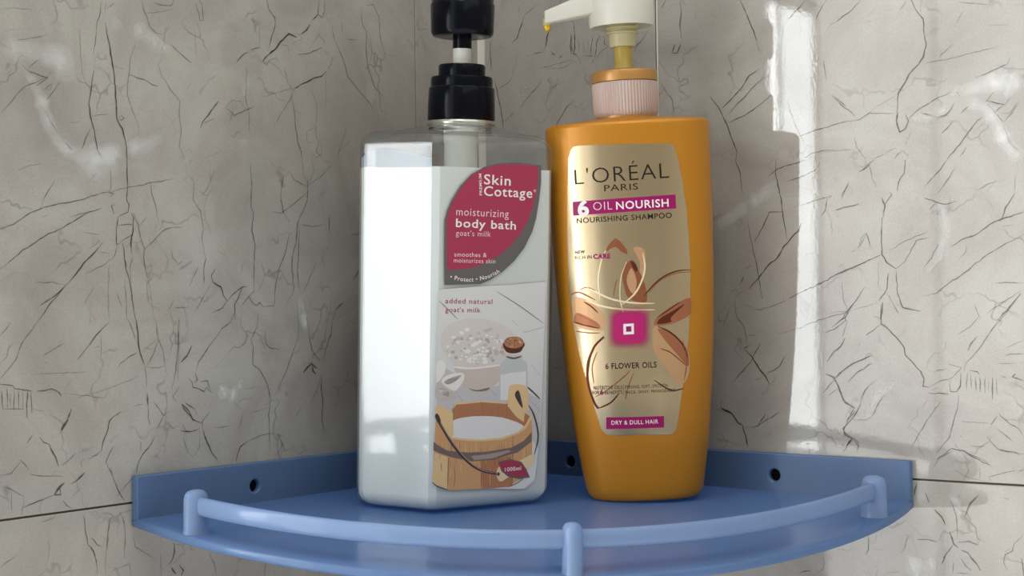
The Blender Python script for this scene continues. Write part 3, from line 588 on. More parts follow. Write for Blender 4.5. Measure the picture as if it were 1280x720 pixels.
('R',[(18.745,22.144),(18.142,21.847),(17.731,21.291),(17.185,20.803),(16.497,20.263)],0.07,0.8),
('R',[(19.002,21.705),(18.263,21.123),(17.584,20.529),(16.899,19.929)],0.06,0.75),
('R',[(19.445,20.72),(18.779,20.247),(17.839,19.733),(16.822,19.396)],0.06,0.8),
('R',[(15.753,20.93),(16.225,20.346),(16.688,19.467),(17.012,18.603),(17.338,17.862),(17.262,17.39)],0.07,0.75),
('R',[(18.637,23.577),(18.825,22.964)],0.04,0.5),
('R',[(21.488,25.472),(21.072,25.058),(20.446,24.549)],0.06,0.7),
('R',[(22.697,25.321),(22.338,24.846),(22.077,24.357)],0.06,0.7),
('R',[(23.875,24.545),(23.078,24.239),(22.568,23.608)],0.04,0.4),
('R',[(22.481,22.176),(22.59,21.186)],0.05,0.6),
('R',[(23.073,20.279),(23.682,19.711)],0.06,0.75),
('R',[(20.895,18.376),(22.233,18.681),(23.78,18.961)],0.06,0.75),
('R',[(20.349,20.346),(20.716,19.147),(21.335,17.937)],0.04,0.5),
('R',[(21.195,17.191),(21.708,17.447),(22.214,17.528),(22.965,17.534)],0.05,0.65),
('R',[(22.338,17.405),(23.214,17.597)],0.04,0.4),
('R',[(12.602,22.013),(12.952,21.487),(13.372,20.958),(13.499,20.088)],0.05,0.6),
('R',[(12.299,21.175),(12.883,21.617)],0.05,0.5),
('R',[(23.005,19.941),(22.812,19.556)],0.05,0.5),
('R',[(18.947,22.36),(19.479,22.719)],0.04,0.4),
('R',[(21.177,19.925),(21.108,19.582)],0.08,0.4),
('R',[(24.594,25.083),(24.097,24.632),(22.975,24.022)],0.06,0.75),
('R',[(27.039,24.777),(26.678,24.319)],0.05,0.55),
('R',[(27.296,24.745),(27.498,24.275),(27.896,23.728),(27.91,23.227),(28.047,22.437),(27.887,21.845),(27.625,21.484),(27.152,21.086),(26.79,20.507),(26.524,20.14),(26.476,19.362),(26.413,19.143)],0.09,0.85),
('R',[(27.796,24.682),(27.785,24.018)],0.05,0.5),
('R',[(26.497,19.192),(26.406,18.752),(26.574,18.18),(26.871,18.324),(27.053,18.7),(26.883,19.048)],0.13,0.85),
('R',[(27.857,21.46),(28.55,21.556),(29.121,21.574),(30.027,21.732),(30.92,21.855),(31.636,21.94)],0.05,0.6),
('R',[(29.451,22.307),(28.668,21.731)],0.05,0.5),
('R',[(22.913,20.351),(23.401,19.85),(23.827,19.528),(24.188,19.156)],0.07,0.75),
('R',[(22.886,18.803),(23.632,18.939),(24.43,18.989),(24.98,19.261),(26.354,19.148)],0.05,0.6),
('R',[(24.43,18.989),(25.347,19.57),(26.428,20.037)],0.04,0.4),
('R',[(27.055,18.812),(27.47,19.167),(28.054,19.45),(28.634,19.752),(29.264,19.948)],0.06,0.75),
('R',[(27.22,18.186),(26.857,17.545)],0.05,0.5),
('R',[(26.712,17.276),(27.024,16.976)],0.07,0.8),
('R',[(26.712,17.276),(26.256,16.86)],0.06,0.7),
('R',[(25.122,16.934),(25.785,17.171),(26.384,17.411)],0.04,0.5),
('R',[(27.904,20.813),(28.647,20.522),(29.103,20.479)],0.04,0.5),
('R',[(30.453,20.514),(31.232,20.742),(32.112,21.052),(32.247,21.338)],0.06,0.65),
('R',[(29.604,23.307),(29.951,23.845)],0.06,0.6),
('R',[(29.734,24.33),(30.627,24.165),(31.178,24.043)],0.06,0.6),
('R',[(31.161,23.018),(32.144,22.958)],0.04,0.35),
('R',[(29.038,16.677),(29.5,17.193),(29.959,17.706),(30.415,18.269),(30.776,18.566)],0.09,0.7),
('R',[(29.662,16.745),(30.006,17.212)],0.05,0.5),
('R',[(28.776,17.98),(29.296,18.467)],0.07,0.7),
('R',[(29.754,18.867),(30.152,19.182)],0.06,0.65),
('R',[(30.295,17.735),(30.973,18.442)],0.04,0.4),
('R',[(31.413,19.754),(31.043,19.355),(31.535,19.204),(31.916,19.118),(31.418,18.729)],0.07,0.8),
('R',[(31.096,19.188),(31.901,18.26),(32.618,19.057)],0.05,0.6),
('R',[(31.8,18.698),(32.18,18.666),(32.566,19.168)],0.05,0.6),
('R',[(31.915,19.064),(32.192,19.415)],0.05,0.6),
('R',[(29.424,19.387),(29.192,19.023),(28.961,18.823),(28.503,18.75)],0.16,0.45),
('R',[(27.7,19.037),(28.504,18.805)],0.1,0.4),
('R',[(24.109,18.081),(24.223,17.618),(24.699,16.962)],0.05,0.5),
('R',[(22.864,17.484),(23.976,17.465)],0.04,0.45),
('R',[(31.845,18.157),(32.156,17.276),(32.686,16.705)],0.05,0.4),
('R',[(29.547,19.977),(29.767,19.63)],0.09,0.4),
('R',[(25.782,24.034),(24.817,23.921)],0.04,0.3),
('R',[(26.164,24.045),(26.234,23.98)],0.06,0.6),
('R',[(17.208,17.393),(17.492,16.748),(17.542,16.224),(17.648,15.54)],0.06,0.75),
('R',[(19.644,17.234),(19.611,16.62),(19.736,15.893),(19.948,14.958),(20.066,13.928),(20.254,13.0)],0.07,0.8),
('R',[(21.334,17.124),(20.434,16.927),(19.75,16.765),(19.172,16.388)],0.06,0.75),
('R',[(22.218,16.966),(21.879,16.532),(21.097,16.275),(20.306,16.066)],0.06,0.7),
('R',[(21.015,14.753),(21.742,14.971),(22.844,15.167)],0.05,0.7),
('R',[(20.053,14.492),(19.198,14.5),(18.899,13.874),(18.304,12.913)],0.06,0.7),
('R',[(17.917,14.122),(18.076,13.18),(18.293,12.24),(18.508,11.198),(18.718,9.954)],0.06,0.65),
('R',[(17.972,10.462),(18.504,10.991),(18.975,11.549),(19.672,12.096),(20.022,12.649),(20.482,13.094),(20.881,13.436),(21.056,13.836)],0.1,0.9),
('R',[(18.11,11.726),(17.791,11.526)],0.07,0.8),
('R',[(17.632,11.114),(17.39,10.702)],0.06,0.75),
('R',[(20.315,9.912),(21.219,10.326),(22.111,10.665),(23.102,11.146),(24.078,11.522),(24.976,11.845)],0.08,0.85),
('R',[(22.57,15.081),(22.449,14.433),(22.17,14.143)],0.06,0.7),
('R',[(22.791,15.22),(22.623,15.028)],0.06,0.7),
('R',[(24.345,14.693),(23.701,14.574),(22.941,14.43)],0.06,0.6),
('R',[(24.995,16.688),(24.694,16.459),(24.32,16.333)],0.06,0.75),
('R',[(23.774,15.768),(23.332,15.092)],0.05,0.7),
('R',[(23.044,14.104),(23.26,14.075)],0.07,0.7),
('R',[(24.2,12.413),(24.422,12.952),(24.692,13.19),(24.894,12.638)],0.05,0.6),
('R',[(23.876,12.225),(24.038,12.319)],0.09,0.65),
('R',[(23.436,11.688),(23.162,11.495)],0.06,0.6),
('R',[(17.082,9.924),(17.323,10.233),(17.678,10.384)],0.05,0.5),
('R',[(16.452,11.244),(16.526,10.718)],0.05,0.5),
('R',[(19.197,11.08),(19.306,10.718)],0.05,0.5),
('R',[(20.737,11.556),(20.898,11.145)],0.05,0.5),
('R',[(26.844,16.765),(26.774,16.101),(26.472,15.672),(26.406,15.228)],0.07,0.8),
('R',[(25.99,15.194),(26.107,15.076),(25.743,14.646),(25.611,13.921)],0.07,0.7),
('R',[(25.568,14.935),(25.74,14.477),(25.591,14.147)],0.11,0.6),
('R',[(25.551,13.924),(25.494,12.689),(25.52,12.069),(25.752,11.669),(26.28,11.32)],0.08,0.85),
('R',[(22.754,10.981),(23.255,11.222),(24.12,11.509),(25.484,12.07)],0.07,0.85),
('R',[(26.28,11.32),(26.758,11.698),(27.36,12.713),(28.058,12.854)],0.06,0.7),
('R',[(25.941,12.281),(26.657,12.649),(27.948,13.157)],0.05,0.5),
('R',[(29.037,16.622),(28.456,15.999),(27.811,15.319)],0.06,0.7),
('R',[(29.427,16.214),(29.021,15.636),(28.554,15.003)],0.06,0.7),
('R',[(27.837,14.798),(28.432,14.569),(28.887,14.437),(29.456,14.573)],0.07,0.7),
('R',[(28.432,14.569),(28.081,14.2)],0.06,0.6),
('R',[(32.352,14.782),(31.885,14.131),(31.68,13.571)],0.08,0.85),
('R',[(29.135,12.345),(29.649,12.655),(30.435,12.898),(31.107,13.359),(31.658,13.572),(32.789,13.907)],0.09,0.7),
('R',[(27.719,9.925),(28.355,10.059),(28.933,10.488),(29.846,11.07),(30.748,11.751),(31.636,12.263),(32.77,12.833)],0.06,0.75),
('R',[(30.528,15.062),(31.03,15.326),(31.527,15.47)],0.05,0.6),
('R',[(31.707,13.227),(32.305,13.309)],0.05,0.45),
('R',[(28.512,12.53),(28.156,11.825),(27.743,11.339)],0.05,0.6),
('R',[(32.399,15.655),(32.354,14.91)],0.06,0.5),
('R',[(31.333,10.519),(32.73,10.492)],0.05,0.6),
('R',[(32.572,9.994),(32.021,9.361),(31.412,8.722)],0.1,0.65),
('R',[(32.574,10.101),(31.699,9.579),(30.923,9.049)],0.06,0.55),
('R',[(26.279,11.208),(26.319,10.09),(26.601,9.361),(27.533,9.185)],0.08,0.7),
('R',[(25.861,11.106),(25.765,10.322),(25.3,9.711)],0.08,0.7),
('R',[(25.515,9.652),(25.404,8.754)],0.09,0.8),
('R',[(25.333,11.681),(25.312,10.443),(25.548,10.214)],0.05,0.5),
('R',[(24.589,10.455),(24.091,9.783),(23.591,9.219),(23.275,8.765)],0.06,0.75),
('R',[(23.308,10.707),(23.356,9.906),(23.615,9.219)],0.05,0.5),
('R',[(22.723,9.112),(23.591,9.219)],0.05,0.5),
('R',[(25.181,16.874),(24.385,16.335)],0.06,0.6),
('R',[(24.876,16.667),(25.162,15.746),(25.337,15.454)],0.05,0.55),
('R',[(23.764,15.826),(23.318,14.936)],0.06,0.65),
('R',[(22.812,14.387),(23.558,14.524),(24.296,14.716)],0.05,0.5),
('R',[(24.695,13.169),(24.257,12.391)],0.05,0.55),
('R',[(24.695,13.169),(24.925,12.426)],0.05,0.5),
('R',[(28.936,10.652),(29.506,10.914)],0.04,0.4),
('R',[(29.927,12.536),(29.92,12.101),(29.519,11.677)],0.05,0.45),
('R',[(30.266,9.487),(30.586,8.727)],0.06,0.45),
('R',[(25.785,10.098),(26.361,9.084)],0.04,0.5),
('R',[(23.714,9.218),(25.299,9.655)],0.04,0.4),
('R',[(17.065,9.872),(17.175,8.987),(17.661,8.324),(17.772,7.555)],0.05,0.6),
('R',[(16.809,9.543),(16.351,8.438)],0.05,0.5),
('R',[(17.56,9.646),(18.54,9.307),(20.121,9.779)],0.05,0.5),
('R',[(17.643,7.224),(18.069,6.843),(18.487,6.19),(18.847,5.813),(19.083,5.382)],0.09,0.9),
('R',[(18.571,7.557),(18.066,6.678),(17.499,6.067),(16.866,5.451)],0.06,0.75),
('R',[(20.012,6.859),(19.704,6.369),(18.91,5.923)],0.06,0.75),
('R',[(16.15,4.049),(16.775,3.79),(17.203,3.252),(17.389,3.203)],0.13,0.95),
('R',[(17.426,3.204),(17.567,2.714),(17.74,2.007)],0.09,0.9),
('R',[(16.15,4.049),(16.157,4.438),(16.474,4.557)],0.05,0.7),
('R',[(18.814,3.85),(18.438,3.293),(18.338,3.158)],0.06,0.75),
('R',[(19.662,3.93),(18.807,3.469),(18.338,3.158),(17.572,3.022)],0.05,0.65),
('R',[(20.452,8.157),(21.524,8.638),(22.46,8.9),(23.498,9.157),(24.133,9.782)],0.06,0.6),
('R',[(23.383,9.105),(23.491,8.735),(23.028,8.42),(22.331,8.102)],0.06,0.75),
('R',[(23.419,7.838),(23.183,7.414),(22.777,7.147),(22.422,6.614)],0.07,0.75),
('R',[(22.869,5.771),(23.334,6.201),(23.795,6.523),(24.894,6.952)],0.07,0.8),
('R',[(24.887,6.535),(24.013,6.052),(23.551,5.571)],0.05,0.6),
('R',[(22.295,5.974),(22.754,5.822),(23.087,5.14),(23.307,4.616),(23.927,4.264)],0.09,0.85),
('R',[(23.924,4.106),(23.519,3.673),(23.281,3.032),(23.731,2.733)],0.07,0.8),
('R',[(22.868,5.718),(22.163,5.014)],0.05,0.65),
('R',[(22.975,5.243),(22.45,4.861)],0.05,0.6),
('R',[(23.731,2.733),(23.381,2.245)],0.06,0.75),
('R',[(23.787,2.735),(24.067,2.536),(24.119,2.276)],0.06,0.7),
('R',[(24.871,5.595),(24.333,4.956),(24.213,4.534)],0.05,0.6),
('R',[(17.52,7.278),(17.993,7.467)],0.07,0.6),
('R',[(17.779,7.939),(18.396,8.016)],0.05,0.5),
('R',[(18.232,5.585),(18.601,5.7)],0.08,0.6),
('R',[(19.203,5.33),(19.446,5.389)],0.08,0.6),
('R',[(24.576,7.997),(24.858,8.153)],0.05,0.6),
('R',[(23.571,8.734),(23.486,8.418),(23.306,7.89)],0.06,0.5),
('R',[(25.441,9.563),(25.424,8.551),(25.872,8.214),(26.222,7.878),(26.626,7.377),(26.679,6.988),(27.139,6.547),(27.482,6.164),(27.592,5.834)],0.08,0.85),
('R',[(24.987,8.948),(25.464,8.776)],0.05,0.5),
('R',[(25.4,8.551),(24.608,7.989)],0.06,0.7),
('R',[(23.904,9.58),(23.462,8.901),(22.71,8.39)],0.07,0.75),
('R',[(23.444,7.817),(23.19,7.417),(22.686,6.956)],0.07,0.7),
('R',[(22.665,5.695),(23.293,6.162),(23.914,6.568),(24.771,6.916)],0.07,0.75),
('R',[(24.886,6.579),(24.028,6.058),(23.591,5.597)],0.05,0.6),
('R',[(22.789,5.697),(23.151,5.075),(23.388,4.51),(23.875,4.238),(23.497,3.658)],0.08,0.8),
('R',[(24.245,4.475),(23.806,3.782),(23.242,3.194),(23.36,2.856),(23.787,2.702)],0.08,0.8),
('R',[(25.112,5.68),(24.5,5.217),(24.247,4.589)],0.05,0.5),
('R',[(25.58,5.015),(25.213,4.557),(24.84,3.871)],0.06,0.6),
('R',[(23.804,3.668),(24.474,3.667),(24.84,3.871)],0.05,0.5),
('R',[(28.493,4.696),(27.789,3.796),(26.893,2.323)],0.05,0.65),
('R',[(27.806,4.789),(27.449,4.227)],0.05,0.4),
('R',[(27.483,6.219),(27.65,5.835),(27.586,5.447),(27.931,5.398)],0.08,0.8),
('R',[(27.931,5.398),(28.396,5.682),(29.139,5.914),(29.599,6.412)],0.05,0.6),
('R',[(29.538,6.139),(29.504,5.484),(29.297,5.207),(29.014,5.201),(28.967,5.802)],0.07,0.75),
('R',[(27.869,5.122),(28.899,5.089)],0.07,0.75),
('R',[(28.102,5.292),(28.391,5.408)],0.06,0.6),
('R',[(28.175,6.174),(28.863,6.348)],0.05,0.55),
('R',[(29.599,6.412),(28.924,6.567)],0.05,0.5),
('R',[(32.24,9.487),(31.576,8.743),(31.017,8.099),(30.451,7.288),(29.77,6.577),(29.708,6.25)],0.06,0.6),
('R',[(29.988,6.254),(30.377,6.205),(30.486,6.044)],0.07,0.7),
('R',[(29.875,6.143),(29.804,5.273)],0.06,0.55),
('R',[(30.04,6.037),(30.063,5.387)],0.06,0.55),
('R',[(30.262,5.932),(30.306,5.283)],0.09,0.5),
('R',[(30.484,5.936),(30.504,5.179)],0.08,0.5),
('R',[(30.762,6.048),(30.747,5.185)],0.06,0.5),
('R',[(31.113,5.946),(31.094,4.87)],0.09,0.65),
('R',[(31.309,5.896),(31.35,5.091)],0.06,0.6),
('R',[(30.926,5.943),(30.915,5.296)],0.05,0.5),
('R',[(31.584,6.007),(31.801,5.936)],0.08,0.75),
('R',[(32.072,5.962),(32.237,6.124),(32.126,5.963),(32.608,5.811)],0.09,0.8),
('R',[(30.478,8.857),(30.081,8.425),(29.458,8.045)],0.06,0.6),
('R',[(30.407,7.937),(30.066,7.557),(29.915,7.23)],0.09,0.55),
('R',[(31.825,7.403),(32.683,7.726)],0.05,0.5),
('R',[(31.764,6.974),(31.983,7.083),(32.673,7.088)],0.05,0.6),
('R',[(31.266,6.594),(32.665,6.663)],0.04,0.4),
('R',[(29.407,5.046),(29.339,4.39),(29.1,3.619),(28.919,2.957),(28.221,2.16)],0.06,0.6),
('R',[(31.333,4.07),(30.996,3.629)],0.08,0.75),
('R',[(31.39,4.233),(31.926,3.714),(32.354,3.515),(32.605,3.099)],0.06,0.65),
('R',[(31.323,3.479),(32.073,2.865)],0.05,0.6),
('R',[(30.767,3.082),(31.36,2.461),(32.591,2.301)],0.06,0.65),
('R',[(28.216,1.83),(29.023,2.415),(29.586,2.33),(30.801,1.844)],0.07,0.65),
('R',[(29.926,2.562),(30.703,2.594)],0.05,0.5),
('R',[(29.085,2.745),(29.692,2.008),(29.856,1.745)],0.05,0.5),
('R',[(23.787,2.702),(23.222,1.995)],0.07,0.75),
('R',[(23.787,2.702),(24.086,2.317),(23.959,1.971)],0.06,0.7),
('R',[(30.827,3.354),(31.051,3.577)],0.05,0.5),
('R',[(29.497,3.741),(30.833,3.731)],0.05,0.4),
('R',[(26.014,9.557),(26.361,9.106)],0.06,0.5),
('R',[(26.251,9.554),(26.718,9.304),(27.533,9.185)],0.05,0.5),
('R',[(29.464,3.087),(29.507,3.001)],0.08,0.6),
('R',[(24.174,7.478),(24.273,7.592)],0.06,0.7),
('R',[(29.113,2.397),(29.608,2.331),(30.139,2.007),(30.974,1.658)],0.07,0.75),
('R',[(30.58,1.855),(30.594,1.597)],0.05,0.6),
('R',[(30.416,1.588),(30.407,1.025)],0.04,0.6),
('R',[(30.918,0.924),(30.904,1.138),(31.45,1.296),(32.147,1.503)],0.05,0.65),
('R',[(31.425,2.41),(31.903,2.371),(32.419,2.257)],0.06,0.6),
('R',[(29.067,2.307),(28.331,1.88),(28.048,1.426)],0.05,0.5),
('R',[(29.142,1.394),(29.855,1.039),(30.829,0.876)],0.05,0.4),
('R',[(27.202,0.631),(27.084,0.27),(27.032,-0.043)],0.08,0.85),
('R',[(27.612,0.168),(27.745,-0.176),(27.834,-0.347)],0.09,0.85),
('R',[(28.059,-0.641),(28.42,-0.968),(28.641,-1.391)],0.09,0.85),
('R',[(28.818,-1.684),(29.034,-2.279),(29.257,-2.436)],0.09,0.8),
('R',[(28.935,-0.103),(29.194,-0.872),(29.221,-1.916)],0.06,0.55),
('R',[(30.376,0.246),(29.923,-0.215),(29.598,-0.931)],0.1,0.5),
('R',[(29.643,-0.928),(30.17,-1.412),(30.25,-1.925),(30.602,-2.07)],0.06,0.5),
('R',[(29.435,-2.553),(29.748,-2.658),(29.922,-2.903),(30.228,-3.224),(30.357,-3.472)],0.09,0.85),
('R',[(29.384,-2.948),(29.603,-3.278),(29.912,-3.511)],0.07,0.7),
('R',[(28.988,-2.327),(28.616,-2.838),(28.426,-3.292)],0.08,0.7),
('R',[(29.262,-2.174),(29.802,-2.089),(30.334,-2.221)],0.08,0.6),
('R',[(27.154,-2.206),(27.711,-2.163),(28.169,-2.259)],0.06,0.65),
('R',[(26.69,-2.019),(26.492,-2.657),(26.299,-2.939)],0.05,0.6),
('R',[(28.478,-2.954),(28.595,-2.997)],0.09,0.9),
('R',[(32.526,-1.538),(32.044,-2.043),(31.952,-2.392),(31.601,-2.592),(31.508,-2.942),(31.719,-3.351)],0.06,0.6),
('R',[(32.378,-2.698),(32.455,-3.201),(32.492,-3.538)],0.07,0.8),
('R',[(24.543,-2.271),(24.532,-2.903),(24.402,-3.185)],0.07,0.8),
('R',[(24.774,-2.884),(25.35,-2.882)],0.05,0.5),
('R',[(31.117,-0.269),(31.424,-0.189)],0.05,0.4),
('R',[(31.604,0.148),(31.82,0.076)],0.07,0.8),
('R',[(31.911,-2.225),(31.56,-2.467)],0.05,0.6),
('R',[(20.676,-4.42),(21.29,-4.273)],0.1,0.6),
('R',[(24.465,-3.992),(24.655,-4.246)],0.06,0.5),
('R',[(25.618,-3.98),(26.188,-3.884)],0.05,0.6),
('R',[(32.362,1.471),(32.561,1.55)],0.1,0.9),
('R',[(27.803,-2.156),(27.525,-2.204)],0.05,0.5),
('R',[(29.019,-3.153),(28.983,-3.68)],0.06,0.5),
('R',[(29.145,-3.709),(29.775,-3.679)],0.06,0.6)]
VEINS_PALE = [
('L',[(-33.896,20.693),(-33.553,21.022),(-32.866,21.201),(-32.054,21.151),(-31.346,21.086),(-30.383,21.148),(-29.894,21.054)],0.8,0.55),
('L',[(-31.231,20.752),(-30.511,20.634),(-29.777,20.614)],0.9,0.4),
('L',[(-32.874,20.567),(-32.417,20.13),(-31.958,19.392),(-31.614,18.636),(-31.267,17.875),(-30.915,17.307),(-30.193,16.859)],0.5,0.5),
('L',[(-31.034,17.397),(-30.557,16.934),(-29.579,16.749),(-28.704,16.756),(-27.937,17.012),(-27.158,17.169)],0.7,0.6),
('L',[(-27.158,17.169),(-26.364,17.433),(-25.557,17.702),(-24.734,18.081)],0.55,0.5),
('L',[(-28.111,23.158),(-27.598,23.021),(-27.08,22.882)],0.5,0.5),
('L',[(-26.55,23.16),(-25.89,22.722),(-25.219,22.383),(-25.089,21.975)],0.7,0.55),
('L',[(-25.222,22.171),(-24.258,22.341)],0.4,0.35),
('L',[(-29.026,21.001),(-28.523,20.853)],0.6,0.3),
('L',[(-30.073,16.666),(-29.209,16.521),(-28.199,16.534),(-27.425,16.634)],0.9,0.5),
('L',[(-21.483,5.294),(-21.108,5.713),(-20.808,5.863)],0.5,0.8),
('L',[(-20.809,5.83),(-20.515,5.461),(-20.138,5.552)],0.5,0.8),
('L',[(-20.213,5.556),(-20.057,5.882),(-19.823,6.316)],0.35,0.8),
('L',[(-20.734,5.804),(-21.409,5.344)],0.35,0.7),
('L',[(-15.485,9.73),(-15.333,8.913),(-15.177,8.327)],0.35,0.6),
('L',[(-14.947,7.153),(-14.533,6.845)],0.3,0.6),
('L',[(-14.115,6.536),(-14.036,6.179)],0.3,0.5),
('L',[(-24.2,5.23),(-23.855,4.997)],0.5,0.5),
('L',[(-15.098,3.25),(-14.927,3.472)],0.3,0.35),
('L',[(-15.883,10.523),(-15.646,9.941),(-15.41,9.241)],0.3,0.4),
('L',[(-18.174,20.519),(-18.103,20.071)],0.25,0.7),
('L',[(-21.643,19.768),(-21.557,19.666)],0.2,0.9),
('L',[(-19.481,21.179),(-19.539,20.388)],0.3,0.35),
('L',[(-16.296,18.037),(-16.137,17.816)],0.3,0.35),
('L',[(-10.372,22.125),(-9.662,20.967)],0.6,0.25),
('L',[(-33.797,-0.09),(-33.335,0.193)],0.5,0.5),
('L',[(-29.606,0.603),(-29.362,0.066)],0.3,0.4),
('L',[(-29.342,1.593),(-29.412,1.09)],0.35,0.4),
('R',[(29.542,19.65),(29.997,19.936),(30.891,20.126),(31.771,20.205),(32.897,20.312)],0.7,0.7),
('R',[(31.771,20.205),(32.888,19.78)],0.8,0.6),
('R',[(32.888,19.78),(32.514,19.28)],0.7,0.5),
('R',[(29.763,19.412),(30.433,19.299),(30.982,18.982),(31.52,18.29),(31.834,17.514),(32.257,16.841),(32.831,16.428)],0.5,0.6),
('R',[(27.055,18.812),(28.159,18.833),(29.309,19.232)],0.35,0.5),
('R',[(29.329,20.435),(29.654,19.64)],0.4,0.4),
('R',[(25.837,20.202),(26.314,20.271)],0.5,0.3),
('R',[(14.238,26.135),(14.513,25.735)],0.5,0.35),
('R',[(12.777,23.847),(13.207,23.863)],0.5,0.3),
('R',[(16.073,13.569),(16.321,14.085),(17.039,14.369),(17.989,14.95)],0.5,0.4),
('R',[(17.989,14.95),(18.927,15.525),(19.851,15.989)],0.5,0.35),
('R',[(28.784,15.101),(28.765,14.004),(28.976,13.007),(28.501,11.925),(27.795,10.951)],0.3,0.4),
('R',[(32.465,16.399),(32.677,16.172)],0.4,0.7),
('R',[(26.304,5.757),(25.097,4.835),(24.474,3.69)],0.3,0.4),
('R',[(26.565,-3.896),(26.944,-3.596),(27.318,-3.519),(27.688,-3.531)],0.9,0.75),
('R',[(27.408,-3.644),(27.875,-3.383),(28.148,-3.491)],0.6,0.7),
('R',[(30.313,-3.476),(30.932,-3.421)],0.5,0.55),
('R',[(30.648,-1.981),(30.907,-2.305)],0.4,0.5),
('R',[(28.941,0.247),(29.291,-0.429),(29.368,-1.208)],0.35,0.45),
('R',[(29.015,1.912),(29.051,1.389)],0.4,0.4)]
def wall_pt(side, u, z, lift):
    return (lift, u, z) if side == 'L' else (u, -lift, z)
def ribbon(side, pts, w, k, lift, V, Fc, Fd, clip, rnd, soft):
    # resample with a little jitter, taper at the ends, fade at the edges
    P = []
    for (a, b), (c, d) in zip(pts, pts[1:]):
        L = math.hypot(c-a, d-b); m = max(1, int(L/(.35 if soft else .22)))
        for i in range(m):
            t = i/m; j = 0 if i == 0 else (.05 if soft else .03)
            P.append((a+(c-a)*t+rnd.uniform(-j, j), b+(d-b)*t+rnd.uniform(-j, j)))
    P.append(pts[-1])
    P = [(min(max(u, clip[0]), clip[1]), min(max(z, clip[2]), clip[3])) for u, z in P]
    base = len(V); n = len(P)
    for i, (u, z) in enumerate(P):
        a = P[max(0, i-1)]; b = P[min(n-1, i+1)]
        dx, dz = b[0]-a[0], b[1]-a[1]; L = math.hypot(dx, dz) or 1; nx, nz = -dz/L, dx/L
        e = min(1, .5+1.3*min(i, n-1-i)/max(1, n*.5)) * (1+rnd.uniform(-.3, .3))
        hw = w*e*(.9 if soft else .44)
        rows = ((-1, 0), (-.5, .75), (0, 1), (.5, .75), (1, 0)) if soft else ((-1, 0), (-.4, 1), (.4, 1), (1, 0))
        kk = k*(e if soft else min(1.15, .55+.5*e))
        for s, fd in rows:
            V.append(wall_pt(side, u+nx*hw*s, z+nz*hw*s, lift)); Fd.append(fd*kk*(1 if 0 < i < n-1 or not soft else 0))
    m = 5 if soft else 4
    for i in range(n-1):
        for j in range(m-1):
            a = base+i*m+j; q = (a, a+1, a+m+1, a+m)
            Fc.append(q if side == 'R' else q[::-1])
def build_wall(side, name, tiles, slabs):
    parts = [box(*b) for b in slabs]
    V, Fc, _ = join(parts)
    w = link(name, V, Fc, M['groutdark'], smooth=False); w['kind'] = 'structure'
    rnd = random.Random(11)
    for (u0, u1, z0, z1) in tiles:
        if side == 'L': v, f = box(-.5, 0, u0, u1, z0, z1)
        else: v, f = box(u0, u1, 0, .5, z0, z1)
        t = link('tile', v, f, M['marble'], w, smooth=False); bevel(t, .035, 2)
        for nm, data, mat, lift, soft in (('pale_vein', VEINS_PALE, 'pale', .014, True), ('dark_vein', VEINS_DARK, 'dark', .022, False)):
            V, Fc, Fd = [], [], []
            for sd, pts, wd, k in data:
                if sd != side: continue
                mu = sum(p[0] for p in pts)/len(pts); mz = sum(p[1] for p in pts)/len(pts)
                if not (u0 <= mu < u1 and z0 <= mz < z1): continue
                lift += .00002
                ribbon(side, pts, wd, k, lift, V, Fc, Fd, (u0+.05, u1-.05, z0+.05, z1-.05), rnd, soft)
            if V:
                o = link(nm, V, Fc, M[mat], t, smooth=False, fade=Fd); o['kind'] = 'stuff'
    return w
J1, J2, GZ = 6.08, 12.39, .787
g = .045
wl_ = build_wall('L', 'wall_left',
    [(-J1+.03, -.06, GZ+g, 61), (-37.2, -J1-.03, GZ+g, 61), (-37.2, -J1-.03, -59, GZ-g), (-J1+.03, -.06, -59, GZ-g)],
    [(-9, -.12, -37.2, 0, -60, 61), (-9, -.12, -105, -37.2, -60, -26), (-9, -.12, -105, -37.2, 46, 61), (-9, -.12, -105, -100, -26, 46)])
wr_ = build_wall('R', 'wall_right',
    [(.06, J2-.09, GZ+g, 61), (J2+.09, 72, GZ+g, 61), (.06, J2-.09, -59, GZ-g), (J2+.09, 72, -59, GZ-g), (72.2, 110, GZ+g, 61), (72.2, 110, -59, GZ-g)],
    [(-9, 111, .12, 9, -60, 61)])
v, f = box(J2-.02, J2+.08, .02, .2, 3, 61); link('grout_line', v, f, M['groutpale'], wr_, smooth=False)
# pale quarter-round strip in the corner
def strip(name, z0, z1):
    P = [(.02, -.02), (.34, -.02), (.3, -.14), (.22, -.22), (.14, -.3), (.02, -.34)]
    V, Fc = rings([[(x, y, z0) for x, y in P], [(x, y, z1) for x, y in P]])
    o = link(name, V, Fc, M['groutpale'], smooth=True, sharp=50); o['kind'] = 'structure'
    return o
strip('trim_1', 2.3, 61); strip('trim_2', -59, -1.2)
